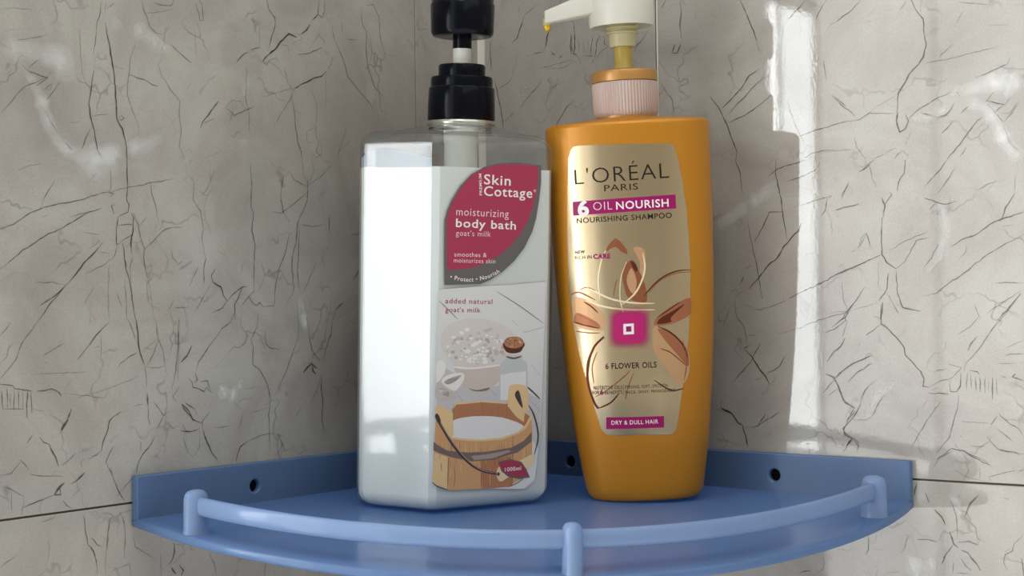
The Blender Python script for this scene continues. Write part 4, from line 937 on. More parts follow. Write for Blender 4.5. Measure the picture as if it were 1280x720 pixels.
# window beside the corner, beyond the left edge of the picture
w1 = link('window_1', *join([box(-7, -.2, -46.5, -46, -26, 46), box(-7, -.2, -46, -37.2, -26, -3.3), box(-7, -.2, -46, -37.2, 33.6, 46), box(-3, -.35, -46, -37.2, -1.7, -.7),
     box(-.75, -.4, -39.95, -39.45, 22.5, 33.6), ([(x, y, z) for x in (-2.4, -.35) for y, z in ((-40.1, 22.5), (-37.2, 22.5), (-37.2, -.7), (-38.1, -.7))], [(0, 1, 2, 3), (7, 6, 5, 4), (0, 4, 5, 1), (1, 5, 6, 2), (2, 6, 7, 3), (3, 7, 4, 0)])])[:2], M['frame'], smooth=False)
w1['kind'] = 'structure'
v, f = box(-.75, -.55, -46, -39.7, -3.3, 33.6); link('pane', v, f, M['bright'], w1, smooth=False)
v, f = box(-.75, -.55, -39.7, -37.2, -3.3, 33.6); link('pane', v, f, M['brighter'], w1, smooth=False)
w2 = link('window_2', *join([box(-7, -.2, -100, -46.5, -26, -24), box(-7, -.2, -100, -46.5, 44, 46), box(-7, -.4, -72.4, -71.6, -24, 44)])[:2], M['frame'], smooth=False)
w2['kind'] = 'structure'
for y0, y1 in ((-71.6, -46.5), (-100, -72.4)):
    v, f = box(-.75, -.55, y0, y1, -24, 44); link('pane', v, f, M['dim'], w2, smooth=False)

# unseen walls added behind and beside the camera to darken the reflections
wb_ = link('added_wall_back', *box(34, 160, -172, -168, -60, 175), M['marble'], smooth=False); wb_['kind'] = 'structure'
wf_ = link('added_wall_far', *box(165, 169, -172, 9, -60, 110), M['marble'], smooth=False); wf_['kind'] = 'structure'
# ---------------------------------------------------------------- corner shelf
shelf = thing('corner_shelf', 'translucent blue plastic corner shelf with raised back edge and curved front rail', 'shelf')
R = R_SH; TH = .42
e = .04
def arc_pt(rho, a): return (K_ARC+rho*math.cos(a), -K_ARC+rho*math.sin(a))
A0 = math.atan2(-(R-K_ARC), -K_ARC); A1 = math.atan2(K_ARC, R-K_ARC)
NA, NR = 96, 26
def floor_ring(inset, dz):
    rs = []
    for i in range(NA+1):
        x, y = arc_pt(RHO-inset, A0+(A1-A0)*i/NA)
        rs.append((max(x, e+inset), min(y, -e-inset), dz))
    rs.append((e+inset, -e-inset, dz))
    return [(x, y, zfloor(x, y)+d) for x, y, d in rs]
cx_, cy_ = 8.0, -8.0
def scaled(ring, s, dz):
    out = []
    for x, y, z in ring:
        X = cx_+(x-cx_)*s; Y = cy_+(y-cy_)*s; out.append((X, Y, zfloor(X, Y)+dz))
    return out
outer = floor_ring(.12, 0)
top = [scaled(outer, s/NR, 0) for s in range(1, NR)]+[outer]
edge = [floor_ring(.035, -.035), floor_ring(0, -.12), floor_ring(0, -TH+.12), floor_ring(.035, -TH+.035), floor_ring(.12, -TH)]
o2 = edge[-1]
bot = [scaled(floor_ring(.12, 0), s/NR, -TH) for s in range(NR-1, 0, -1)]
V, Fc = rings(top+edge+bot)
link('shelf_plate', V, Fc, M['shelf'], shelf, smooth=True, sharp=50)
# raised back edges, each a plate with two fixing holes
H_LIP = 1.96; T_LIP = .42
def lip(side, holes):
    cu = bpy.data.curves.new('lip_outline', 'CURVE'); cu.dimensions = '2D'; cu.fill_mode = 'BOTH'
    cu.extrude = (T_LIP/2-.09)*CM; cu.bevel_depth = .09*CM; cu.bevel_resolution = 3; cu.resolution_u = 8
    def loop(P):
        sp = cu.splines.new('POLY'); sp.points.add(len(P)-1); sp.use_cyclic_u = True
        for q, (a, b) in zip(sp.points, P): q.co = (a*CM, b*CM, 0, 1)
    b = .09
    P = [(b, -TH+b)]+[(R-b, -TH+b), (R-b, H_LIP-b), (b, H_LIP-b)]
    loop(P)
    for h in holes: loop([(h+(.32+b)*math.cos(-t*math.pi/12), .8+(.32+b)*math.sin(-t*math.pi/12)) for t in range(24)])
    tmp = bpy.data.objects.new('lip_outline', cu); scene.collection.objects.link(tmp)
    me = bpy.data.meshes.new_from_object(tmp.evaluated_get(bpy.context.evaluated_depsgraph_get()))
    bpy.data.objects.remove(tmp)
    vs = []
    for q in me.vertices:
        u, z, d = q.co.x/CM, q.co.y/CM, q.co.z/CM+T_LIP/2+e
        if side == 'L': x, y = d, -u
        else: x, y = u, -d
        vs.append((x, y, z+zlip(x, y)))
    fs = [tuple(p.vertices) if side == 'L' else tuple(reversed(p.vertices)) for p in me.polygons]
    o = link('back_lip', vs, fs, M['shelf'], shelf, smooth=True, sharp=40)
    for h in holes:
        prof = [(.0, 0), (.25, 0), (.3, .03), (.318, .1)]
        Vv, Ff = lathe([(max(r, .001), z) for r, z in prof], 20)
        W = []
        for a, b2, c in Vv:
            if side == 'L': x, y, z = .25-c, -h+a, .8+b2
            else: x, y, z = h+a, -.25+c, .8+b2
            W.append((x, y, z+zlip(x, y)))
        link('hole_shade_disc', W, Ff, M['hole'], shelf)  # black disc stands in for the shade inside the hole
HOLES_L = (6.45, 19.5); HOLES_R = (6.45, 19.5)
lip('L', HOLES_L); lip('R', HOLES_R)
# rail and posts
PA = .182; RR = RHO-.78
def zrail(x, y): return -0.008*x-0.004*y+.85*(zfloor(x, y)-zlip(x, y))+1.17
NRL = 90; sec = [(.27*math.cos(t)*(abs(math.cos(t))**-.25 if abs(math.cos(t)) > .01 else 1), .42*math.sin(t)*(abs(math.sin(t))**-.25 if abs(math.sin(t)) > .01 else 1)) for t in [2*math.pi*k/20 for k in range(20)]]
rs = []
for i in range(NRL+1):
    a = A0+PA+(A1-A0-2*PA)*i/NRL
    x, y = arc_pt(RR, a); zc = zrail(x, y)
    rs.append([(K_ARC+(RR+r)*math.cos(a), -K_ARC+(RR+r)*math.sin(a), zc+h) for r, h in sec][::-1])
V, Fc = rings(rs); link('rail', V, Fc, M['rail'], shelf, sharp=60)
for a in (A0+PA, -math.pi/4, A1-PA):
    x, y = arc_pt(RR, a); z0 = zfloor(x, y)-.1; hgt = zrail(x, y)+.72-z0
    rs = []
    prof = [(1.14, 0), (1.05, .12), (1.0, .3), (.98, hgt*.6), (.95, hgt-.38), (.86, hgt-.2), (.66, hgt-.07), (.3, hgt)]
    for s, h in prof:
        ring = []
        for k in range(28):
            t = 2*math.pi*k/28; rr_ = .64*s*math.cos(t); tt = .46*s*math.sin(t)
            ring.append((x+rr_*math.cos(a)-tt*math.sin(a), y+rr_*math.sin(a)+tt*math.cos(a), z0+h))
        rs.append(ring)
    V, Fc = rings(rs); link('rail_post', V, Fc, M['rail'], shelf, sharp=70)

# ---------------------------------------------------------------- text and print helpers
_tc = {}
def glyphs(txt, bold):
    key = (txt, bold)
    if key in _tc: return _tc[key]
    cu = bpy.data.curves.new('t', 'FONT'); cu.body = txt; cu.size = 1; cu.offset = bold; cu.resolution_u = 3; cu.space_character = 1.1; cu.fill_mode = 'FRONT'
    ob = bpy.data.objects.new('t', cu); scene.collection.objects.link(ob)
    bpy.context.view_layer.update()
    me = bpy.data.meshes.new_from_object(ob.evaluated_get(bpy.context.evaluated_depsgraph_get()))
    V = [(q.co.x, q.co.y) for q in me.vertices]; Fc = [tuple(p.vertices) for p in me.polygons]
    bpy.data.objects.remove(ob); bpy.data.meshes.remove(me)
    _tc[key] = (V, Fc); return V, Fc
CAP = .70
def quad_base(pts, t):
    if len(pts) == 2:
        (a, b), (c, d) = pts; return a+(c-a)*t, b+(d-b)*t, c-a, d-b
    (a, b), (c, d), (e_, f_) = pts
    # passes through the middle point at its own parameter
    l1 = math.hypot(c-a, d-b); l2 = math.hypot(e_-c, f_-d); tm = l1/(l1+l2)
    def L(x0, x1, x2):
        return (x0*(t-tm)*(t-1)/((0-tm)*(0-1))+x1*t*(t-1)/(tm*(tm-1))+x2*t*(t-tm)/(1*(1-tm)))
    def dL(x0, x1, x2):
        return (x0*(2*t-tm-1)/(tm)+x1*(2*t-1)/(tm*(tm-1))+x2*(2*t-tm)/(1-tm))
    return L(a, c, e_), L(b, d, f_), dL(a, c, e_), dL(b, d, f_)
def text_shape(txt, pts, h, bold):
    V, Fc = glyphs(txt, bold)
    x0 = min(v[0] for v in V); x1 = max(v[0] for v in V)
    ref = 'x' if False else None
    out = []
    asc = max(v[1] for v in glyphs('H', bold)[0])
    if txt[0].islower(): asc = max(v[1] for v in V)
    for x, y in V:
        t = (x-x0)/(x1-x0); u, w, du, dw = quad_base(pts, t); L = math.hypot(du, dw)
        s = h/asc
        out.append((u-dw/L*y*s, w+du/L*y*s))
    return out, Fc
def catmull(P, closed, n=5):
    out = []; m = len(P)
    for i in range(m if closed else m-1):
        p0 = P[(i-1) % m] if closed or i > 0 else P[i]; p1 = P[i]; p2 = P[(i+1) % m]; p3 = P[(i+2) % m] if closed or i+2 < m else p2
        for k in range(n):
            t = k/n
            out.append(tuple(.5*((2*p1[j])+(-p0[j]+p2[j])*t+(2*p0[j]-5*p1[j]+4*p2[j]-p3[j])*t*t+(-p0[j]+3*p1[j]-3*p2[j]+p3[j])*t**3) for j in (0, 1)))
    if not closed: out.append(P[-1])
    return out
def poly_shape(P, smooth):
    if smooth: P = catmull(P, True, 4)
    tri = tessellate_polygon([[Vector((a, b, 0)) for a, b in P]])
    return P, [tuple(t) for t in tri]
def line_shape(P, w):
    P = catmull(P, False, 5) if len(P) > 2 else P
    V = []; n = len(P)
    for i, (u, v_) in enumerate(P):
        a = P[max(0, i-1)]; b = P[min(n-1, i+1)]; dx, dz = b[0]-a[0], b[1]-a[1]; L = math.hypot(dx, dz) or 1
        e2 = w/2*(1 if w > .1 else min(1, .35+1.4*min(i, n-1-i)/max(1, (n-1)/2)))
        V += [(u-dz/L*e2, v_+dx/L*e2), (u+dz/L*e2, v_-dx/L*e2)]
    return V, [(2*i, 2*i+1, 2*i+3, 2*i+2) for i in range(n-1)]
def prints(items, parent, place, split):
    groups = {}
    for num, (nm, kind, col, lay, pts, ex) in enumerate(items):
        if kind == 'poly': V, Fc = poly_shape(pts, ex)
        elif kind == 'line': V, Fc = line_shape(pts, ex)
        else: V, Fc = text_shape(ex[0], pts, ex[1], ex[2])
        groups.setdefault((nm, num if nm in ('lettering', 'banner') else 0), []).append((V, Fc, col, lay))
    for (nm, _), lst in groups.items():
        bm = bmesh.new(); mats = []
        lay_l = bm.verts.layers.float.new('lay')
        for V, Fc, col, lay in lst:
            if col not in mats: mats.append(col)
            vs = []
            for a, b in V:
                q = bm.verts.new((a, b, 0)); q[lay_l] = lay; vs.append(q)
            for t in Fc:
                try: fc = bm.faces.new([vs[i] for i in t]); fc.material_index = mats.index(col)
                except ValueError: pass
        if split:
            u = -3.6
            while u < 3.6:
                bmesh.ops.bisect_plane(bm, geom=bm.verts[:]+bm.edges[:]+bm.faces[:], plane_co=(u, 0, 0), plane_no=(1, 0, 0)); u += .3
        bm.normal_update()
        for fc in bm.faces:
            if fc.normal.z < 0: fc.normal_flip()
        for q in bm.verts: q.co = Vector(place(q.co.x, q.co.y, q[lay_l]))*CM
        me = bpy.data.meshes.new(nm); bm.to_mesh(me); bm.free()
        for c in mats: me.materials.append(pm(c))
        o = bpy.data.objects.new(nm, me); scene.collection.objects.link(o); o.parent = parent

# ---------------------------------------------------------------- body wash bottle
bath = thing('pump_bottle', 'clear angular bottle of white body bath with dark navy pump and pink leaf label', 'bottle')
bath.matrix_world = Matrix(((0.36227, -0.930825, 0.048216, 0.065982), (0.932072, 0.361715, -0.02009, -0.110312), (0.00126, 0.052219, 0.998635, -0.002452), (0, 0, 0, 1)))
HB = 18.8; RC = .42
def hex_ring(inset, z, blend=0, rad=1.75):
    P = HEX; n = len(P); L = []
    for i in range(n):
        (a, b), (c, d) = P[i], P[(i+1) % n]; dx, dy = c-a, d-b; l_ = math.hypot(dx, dy); nx, ny = -dy/l_, dx/l_
        L.append(((a+nx*inset, b+ny*inset), (dx/l_, dy/l_)))
    Q = []
    for i in range(n):
        (p, d), (q, e2) = L[i-1], L[i]
        den = d[0]*e2[1]-d[1]*e2[0]; t = ((q[0]-p[0])*e2[1]-(q[1]-p[1])*e2[0])/den
        Q.append((p[0]+d[0]*t, p[1]+d[1]*t))
    pts = rounded_poly(Q, RC, 1)
    # extra points along the flats keep the top smooth
    out = []
    m = len(pts)
    for i in range(m):
        a = pts[i]; b = pts[(i+1) % m]; out.append(a)
        if math.hypot(a[0]-b[0], a[1]-b[1]) > 1:
            l2 = math.hypot(b[0]-a[0], b[1]-a[1]); mx_, my_ = (a[0]+b[0])/2, (a[1]+b[1])/2
            sag = .036*(1-blend) if mx_ < -4 and my_ < -1 else 0      # the left flat is drawn in a little
            for k in range(1, 6):
                q = 4*(k/6)*(1-k/6)*sag
                out.append((a[0]+(b[0]-a[0])*k/6-(b[1]-a[1])/l2*q, a[1]+(b[1]-a[1])*k/6+(b[0]-a[0])/l2*q))
    res = []
    for x, y in out:
        l_ = math.hypot(x, y); cx2, cy2 = x/l_*rad, y/l_*rad
        res.append((x+(cx2-x)*blend, y+(cy2-y)*blend, z))
    return res
def body(extra, z0, ztop, full):
    rs = []
    rb = .8
    for k in range(7):
        t = k/6*math.pi/2; rs.append(hex_ring(extra+rb*(1-math.sin(t)), z0+rb*(1-math.cos(t))))
    if full:
        rt = .85
        for k in range(9):
            t = k/8*math.pi/2; rs.append(hex_ring(extra+rt*(1-math.cos(t)), ztop-rt+rt*math.sin(t)))
        for k in range(1, 9):
            t = k/8; rs.append(hex_ring(extra+rt, ztop+.52*t**1.3, t, 1.7))
        rs.append([(x, y, z+.35) for x, y, z in rs[-1]])
    else:
        rs.append(hex_ring(extra, ztop))
    return rs
inner = []
for k in range(9):
    t = k/8*math.pi/2; inner.append(hex_ring(.13+.75*(1-math.cos(t)), HB-.13-.75+.75*math.sin(t)))
inner = [hex_ring(.13, 17.05)]+inner
for k in range(1, 9): inner.append(hex_ring(.88, HB-.13+.52*(k/8)**1.3, k/8, 1.6))
V, Fc, _ = join([rings(body(0, 0, HB, True), True, False), rings(inner, False, False)])
link('bottle_body', V, Fc, M['clear'], bath, sharp=22)
V, Fc = rings(body(.09, .09, 17.02, False))
link('liquid', V, Fc, M['liquid'], bath, sharp=22)
# film of residue above the liquid on the two left flats
ring0 = hex_ring(.07, 17.02); fl = []
sel = [p for p in ring0 if p[0] < -HEX_W/2+.1 and p[1] < 1.0]
sel.sort(key=lambda p: p[0]-p[1]*.0)
V = []; Fc = []
ns = len(sel)
for i, (x, y, z) in enumerate(sel):
    t = i/(ns-1); V += [(x, y, z-.05), (x, y, z+.42+.4*math.sin(min(1, t*1.1)*math.pi)**.8+.04*math.sin(t*17))]
for i in range(ns-1): Fc.append((2*i, 2*i+2, 2*i+3, 2*i+1))
link('milky_film', V, Fc, M['film'], bath)
V, Fc = lathe([(.86, 6), (.86, 18.4), (.9, 18.45), (.9, 19.3)], 40)
link('pump_chamber', V, Fc, M['chamber'], bath, sharp=40)
V, Fc = lathe([(1.62, 19.25), (1.76, 19.3), (1.79, 19.38), (1.76, 19.5), (1.66, 19.62)], 56)
link('silver_ring', V, Fc, M['steel'], bath, sharp=60)
cap = [(1.66, 19.5), (1.70, 19.52), (1.745, 19.62), (1.735, 20.4), (1.70, 21.2), (1.66, 21.26), (1.60, 21.3), (1.60, 21.7), (1.56, 21.8), (1.21, 21.82), (1.21, 22.35), (1.16, 22.44), (.5, 22.46)]
V, Fc = lathe(cap, 64); link('collar', V, Fc, M['black'], bath, sharp=35)
V, Fc = lathe([(.47, 22.3), (.47, 23.3)], 32); link('stem', V, Fc, M['chamber'], bath, sharp=40)
V, Fc = lathe([(.44, 23.25), (.49, 23.28), (.49, 23.95)], 32); link('sleeve', V, Fc, M['black'], bath, sharp=40)
hd = lathe([(.46, 23.92), (1.3, 23.86), (1.5, 23.9), (1.6, 24.05), (1.62, 24.2), (1.66, 25.5), (1.62, 25.56), (1.6, 25.6), (1.6, 25.9), (1.3, 26.35), (.8, 26.6), (.05, 26.7)], 64)
def loft_box(A, B, r=.25):
    # A, B = (centre, half width, half height, side vector, up vector)
    rs2 = []
    for c, hw, hh, sv, uv_ in (A, B):
        P = rounded_poly([(-hw, -hh), (hw, -hh), (hw, hh), (-hw, hh)], min(r, hw*.8, hh*.8), 4)
        rs2.append([tuple(c[i]+sv[i]*a+uv_[i]*b for i in range(3)) for a, b in P])
    return rings(rs2)
na = math.radians(58); nd = (math.cos(na), math.sin(na), 0); ns_ = (-nd[1], nd[0], 0)
nz_ = loft_box(((nd[0]*.8, nd[1]*.8, 26.15), .62, .42, ns_, (0, 0, 1)), ((nd[0]*4.2, nd[1]*4.2, 25.9), .36, .26, ns_, (0, 0, 1)))
V, Fc, _ = join([hd, nz_]); link('pump_head', V, Fc, M['black'], bath, sharp=40)

def bb_place(u, v_, lay): return (u, -HEX_A-.012-.0035*lay, v_)
lab = rounded_poly([(-3.3, 1.25), (2.85, 1.25), (2.85, 17.35), (-3.3, 17.35)], .2, 4)
BB = [
('leaf_print','poly','slate',1,[(-3.053,11.246),(-3.097,12.855),(-3.095,14.414),(-2.956,14.903),(-2.683,15.445),(-2.241,16.09),(-1.624,16.676),(-0.885,17.073),(-0.077,17.278),(1.095,17.359),(2.469,17.265),(2.483,16.419),(2.378,15.508),(2.212,14.597),(1.984,13.889),(1.519,13.08),(0.936,12.425),(0.239,11.875),(-0.455,11.479),(-1.03,11.283)],0),
('leaf_print','poly','crimson',2,[(-2.917,11.978),(-2.954,13.051),(-2.983,14.416),(-2.844,14.905),(-2.57,15.447),(-2.127,16.093),(-1.567,16.648),(-0.884,16.995),(-0.076,17.199),(0.978,17.275),(2.29,17.199),(2.299,16.615),(2.215,15.908),(2.023,15.199),(1.735,14.489),(1.27,13.78),(0.689,13.174),(-0.007,12.672),(-0.814,12.273),(-1.615,12.055)],0),
('lettering', 'text', 'printwhite', 3, [(-0.895, 16.225), (0.665, 16.188)], ('Skin', 0.482, 0.01)),
('lettering', 'text', 'printwhite', 3, [(-0.887, 15.653), (1.956, 15.61)], ('Cottage', 0.472, 0.01)),
('lettering', 'text', 'printwhite', 3, [(2.023, 15.903), (2.191, 15.897)], ('®', 0.123, 0)),
('lettering', 'text', 'printwhite', 3, [(-0.979, 15.67), (-1.041, 16.733)], ('PREMIUM', 0.154, 0.01)),
('lettering', 'text', 'pinkwhite', 3, [(-2.447, 14.659), (0.573, 14.591)], ('moisturizing', 0.349, -0.004)),
('lettering', 'text', 'printwhite', 3, [(-2.461, 14.091), (1.006, 13.998)], ('body bath', 0.41, 0.014)),
('lettering', 'text', 'pinkwhite', 3, [(-2.456, 13.661), (-0.464, 13.622)], ("goat's milk", 0.277, -0.006)),
('lettering', 'text', 'pinkwhite', 3, [(-2.532, 12.643), (-0.68, 12.61)], ('smoothes &', 0.215, 0)),
('lettering', 'text', 'pinkwhite', 3, [(-2.55, 12.349), (-0.177, 12.303)], ('moisturizes skin', 0.215, 0)),
('lettering', 'text', 'printwhite', 3, [(-2.765, 11.567), (-1.32, 11.423), (0.099, 11.845)], ('• Protect • Nourish', 0.205, 0.01)),
('lettering', 'text', 'crimson', 3, [(-3.007, 10.354), (-0.314, 10.284)], ('added natural', 0.239, 0.006)),
('lettering', 'text', 'crimson', 3, [(-3.001, 9.929), (-0.993, 9.876)], ("goat's milk", 0.239, 0.006)),
('printed_planks','poly','planks',1,[(-3.385,11.024),(-1.029,11.165),(0.837,11.233),(2.893,11.383),(2.794,8.62),(2.73,6.586),(2.667,4.55),(2.548,2.924),(2.333,1.305),(1.713,0.902),(0.052,1.024),(-3.571,1.488),(-3.537,5.639)],0),
('printed_planks','poly','plankshade',1.4,[(-3.381,7.393),(-2.11,6.761),(-0.955,6.122),(0.914,6.249),(2.653,5.366),(2.548,2.924),(0.939,4.635),(-3.437,4.852)],0),
('printed_planks','line','grain',1.8,[(-0.051,10.899),(1.328,10.144),(2.734,9.272)],0.049),
('printed_planks','line','grain',1.8,[(-3.356,10.478),(-2.834,10.041),(-2.286,9.562)],0.045),
('printed_planks','line','grain',1.8,[(1.54,8.81),(2.738,9.069)],0.049),
('printed_planks','line','grain',1.8,[(0.864,9.467),(1.249,9.138)],0.033),
('printed_planks','line','iron',1.8,[(1.774,6.094),(2.163,5.794),(2.604,5.409)],0.082),
('printed_planks','line','grain',1.8,[(1.977,5.396),(2.663,4.754)],0.037),
('printed_planks','line','grain',1.8,[(-2.327,5.98),(-1.863,5.368)],0.033),
('printed_planks','line','grain',1.8,[(-0.445,6.142),(-0.019,5.684)],0.033),
('printed_planks','line','grain',1.8,[(1.996,7.22),(2.633,6.589)],0.029),
('printed_bowl','poly','salt',2,[(-3.162,8.898),(-2.774,9.308),(-2.074,9.525),(-1.542,9.592),(-0.826,9.557),(-0.192,9.414),(0.449,9.169),(0.819,8.928),(1.102,8.491),(0.837,7.795),(0.159,7.191),(-1.15,7.118),(-2.306,7.196),(-2.841,7.747),(-3.196,8.214)],1),
('printed_bowl','poly','bowl',2.4,[(-2.429,7.184),(-1.863,7.119),(-1.15,7.111),(0.159,7.207),(0.17,6.49),(-0.054,6.265),(-0.369,6.083),(-0.954,6.006),(-1.492,6.09),(-1.94,6.3),(-2.255,6.734)],1),
('printed_bowl','poly','bowldark',2.6,[(-1.627,6.134),(-1.134,6.037),(-0.415,6.124),(-0.593,5.976),(-1.223,5.971)],1),
('printed_bowl','poly','saltlight',2.7,[(-2.429,7.184),(-1.862,7.089),(-1.149,7.08),(0.159,7.191),(0.158,7.254),(-1.15,7.173),(-1.864,7.181),(-2.351,7.251)],1),
('printed_bowl','poly','saltlight',2.5,[(-1.107,7.739),(-1.233,7.727),(-1.275,7.818),(-1.157,7.861),(-1.073,7.811)],0),
('printed_bowl','poly','saltlight',2.51,[(0.197,8.53),(0.345,8.461),(0.281,8.328),(0.112,8.359),(0.034,8.485)],0),
('printed_bowl','poly','saltlight',2.52,[(-1.632,8.073),(-1.51,7.964),(-1.677,7.856),(-1.85,7.947),(-1.824,8.068)],0),
('printed_bowl','poly','saltlight',2.53,[(-1.642,7.453),(-1.713,7.418),(-1.778,7.447),(-1.753,7.506),(-1.683,7.511)],0),
('printed_bowl','poly','saltlight',2.54,[(-2.221,7.603),(-2.109,7.646),(-1.997,7.615),(-2.045,7.54),(-2.141,7.532)],0),
('printed_bowl','poly','saltlight',2.55,[(-1.809,9.13),(-1.632,9.132),(-1.596,8.985),(-1.812,8.941),(-1.938,9.058)],0),
('printed_bowl','poly','saltlight',2.56,[(-1.711,7.963),(-1.736,7.899),(-1.844,7.881),(-1.885,7.95),(-1.819,8.009)],0),
('printed_bowl','poly','saltlight',2.57,[(-0.875,7.976),(-0.785,7.98),(-0.727,7.924),(-0.831,7.872),(-0.91,7.919)],0),
('printed_bowl','poly','saltlight',2.58,[(-1.194,7.552),(-1.214,7.618),(-1.128,7.626),(-1.083,7.583),(-1.127,7.527)],0),
('printed_bowl','poly','saltmid',2.59,[(0.479,7.794),(0.451,7.679),(0.284,7.694),(0.274,7.786),(0.363,7.869)],0),
('printed_bowl','poly','saltlight',2.6,[(-2.035,8.983),(-1.913,8.894),(-1.985,8.781),(-2.127,8.809),(-2.202,8.937)],0),
('printed_bowl','poly','saltmid',2.61,[(-0.802,8.312),(-0.629,8.339),(-0.537,8.202),(-0.71,8.16),(-0.912,8.215)],0),
('printed_bowl','poly','saltmid',2.62,[(-0.859,8.966),(-0.697,9.044),(-0.498,9.0),(-0.562,8.867),(-0.722,8.88)],0),
('printed_bowl','poly','saltlight',2.63,[(-0.394,8.62),(-0.397,8.687),(-0.342,8.709),(-0.259,8.681),(-0.281,8.624)],0),
('printed_bowl','poly','saltmid',2.64,[(-2.79,7.955),(-2.881,7.952),(-2.946,8.005),(-2.868,8.062),(-2.801,8.022)],0),
('printed_bowl','poly','saltmid',2.5,[(-0.945,8.36),(-1.101,8.376),(-1.182,8.509),(-0.995,8.548),(-0.851,8.47)],0),
('printed_bowl','poly','chunk',2.51,[(-0.546,7.726),(-0.612,7.871),(-0.462,7.931),(-0.274,7.869),(-0.332,7.761)],0),
('printed_bowl','poly','saltlight',2.52,[(-2.075,8.59),(-2.009,8.543),(-2.026,8.476),(-2.102,8.469),(-2.141,8.544)],0),
('printed_bowl','poly','saltmid',2.53,[(-1.52,8.308),(-1.507,8.221),(-1.608,8.209),(-1.724,8.261),(-1.631,8.344)],0),
('printed_bowl','poly','saltlight',2.54,[(-2.128,8.506),(-2.161,8.387),(-2.278,8.349),(-2.372,8.444),(-2.277,8.544)],0),
('printed_bowl','poly','saltlight',2.55,[(-2.546,8.594),(-2.66,8.675),(-2.571,8.759),(-2.414,8.739),(-2.417,8.62)],0),
('printed_bowl','poly','saltlight',2.56,[(-0.803,7.617),(-0.66,7.623),(-0.591,7.557),(-0.626,7.439),(-0.805,7.5)],0),
('printed_bowl','poly','saltlight',2.57,[(-1.131,7.767),(-1.113,7.664),(-1.245,7.611),(-1.421,7.67),(-1.337,7.818)],0),
('printed_bowl','poly','chunk',2.58,[(-1.805,8.085),(-1.865,8.026),(-1.934,8.069),(-1.932,8.141),(-1.831,8.152)],0),
('printed_bowl','poly','saltmid',2.59,[(-2.654,8.409),(-2.543,8.487),(-2.426,8.424),(-2.402,8.331),(-2.579,8.302)],0),
('printed_bowl','poly','saltlight',2.6,[(-2.01,7.805),(-1.981,7.742),(-2.029,7.695),(-2.09,7.736),(-2.081,7.797)],0),
('printed_bowl','poly','saltmid',2.61,[(-0.32,9.078),(-0.299,8.961),(-0.474,8.948),(-0.595,9.008),(-0.5,9.115)],0),
('printed_bowl','poly','saltmid',2.62,[(0.165,7.9),(0.238,7.837),(0.139,7.772),(0.019,7.814),(0.036,7.9)],0),
('printed_bowl','poly','saltlight',2.63,[(-2.756,8.208),(-2.875,8.17),(-2.943,8.238),(-2.891,8.318),(-2.767,8.295)],0),
('printed_bowl','poly','chunk',2.64,[(0.484,8.106),(0.378,8.053),(0.226,8.079),(0.242,8.153),(0.373,8.206)],0),
('printed_bowl','poly','saltlight',2.5,[(-1.397,7.6),(-1.499,7.52),(-1.618,7.59),(-1.616,7.703),(-1.454,7.686)],0),
('printed_bowl','poly','saltmid',2.51,[(0.017,8.78),(0.137,8.734),(0.109,8.667),(-0.009,8.667),(-0.049,8.719)],0),
('printed_bowl','poly','saltlight',2.52,[(-1.118,8.265),(-1.318,8.253),(-1.378,8.393),(-1.181,8.45),(-1.031,8.379)],0),
('printed_bowl','poly','saltlight',2.53,[(-1.077,7.427),(-1.079,7.353),(-1.168,7.346),(-1.204,7.417),(-1.148,7.467)],0),
('printed_bowl','poly','saltlight',2.54,[(-1.168,7.821),(-1.211,7.897),(-1.138,7.944),(-1.01,7.929),(-1.035,7.826)],0),
('printed_bowl','poly','saltlight',2.55,[(-0.001,8.606),(0.072,8.528),(0.004,8.441),(-0.139,8.478),(-0.165,8.604)],0),
('printed_bowl','poly','saltlight',2.56,[(-0.818,7.765),(-0.747,7.801),(-0.647,7.765),(-0.7,7.694),(-0.815,7.702)],0),
('printed_bowl','poly','saltlight',2.57,[(-0.526,7.474),(-0.533,7.368),(-0.675,7.362),(-0.769,7.437),(-0.68,7.525)],0),
('printed_bowl','poly','chunk',2.58,[(0.199,7.809),(0.167,7.932),(0.331,7.975),(0.435,7.852),(0.336,7.757)],0),
('printed_bowl','poly','chunk',2.59,[(-0.011,7.85),(-0.149,7.83),(-0.216,7.94),(-0.099,8.007),(0.065,7.952)],0),
('printed_bowl','poly','saltmid',2.6,[(-1.362,7.645),(-1.27,7.711),(-1.168,7.676),(-1.156,7.552),(-1.291,7.546)],0),
('printed_bowl','poly','chunk',2.61,[(-0.473,9.004),(-0.481,8.944),(-0.562,8.923),(-0.639,8.974),(-0.569,9.017)],0),
('printed_bowl','poly','chunk',2.62,[(-0.403,8.388),(-0.476,8.337),(-0.603,8.362),(-0.601,8.452),(-0.485,8.478)],0),
('printed_bowl','poly','saltlight',2.63,[(-0.602,7.411),(-0.63,7.297),(-0.804,7.329),(-0.875,7.438),(-0.707,7.503)],0),
('printed_bowl','poly','saltlight',2.64,[(-1.312,8.218),(-1.419,8.224),(-1.466,8.302),(-1.383,8.367),(-1.296,8.323)],0),
('printed_bowl','poly','saltmid',2.5,[(-1.108,8.769),(-1.195,8.851),(-1.118,8.93),(-1.015,8.899),(-0.982,8.808)],0),
('printed_bowl','poly','saltlight',2.51,[(-0.683,7.475),(-0.524,7.436),(-0.518,7.337),(-0.653,7.313),(-0.756,7.389)],0),
('printed_bowl','poly','saltmid',2.52,[(-1.7,8.7),(-1.588,8.59),(-1.604,8.506),(-1.778,8.479),(-1.808,8.621)],0),
('printed_bowl','poly','saltmid',2.53,[(-1.136,7.277),(-1.235,7.34),(-1.235,7.405),(-1.111,7.405),(-1.013,7.342)],0),
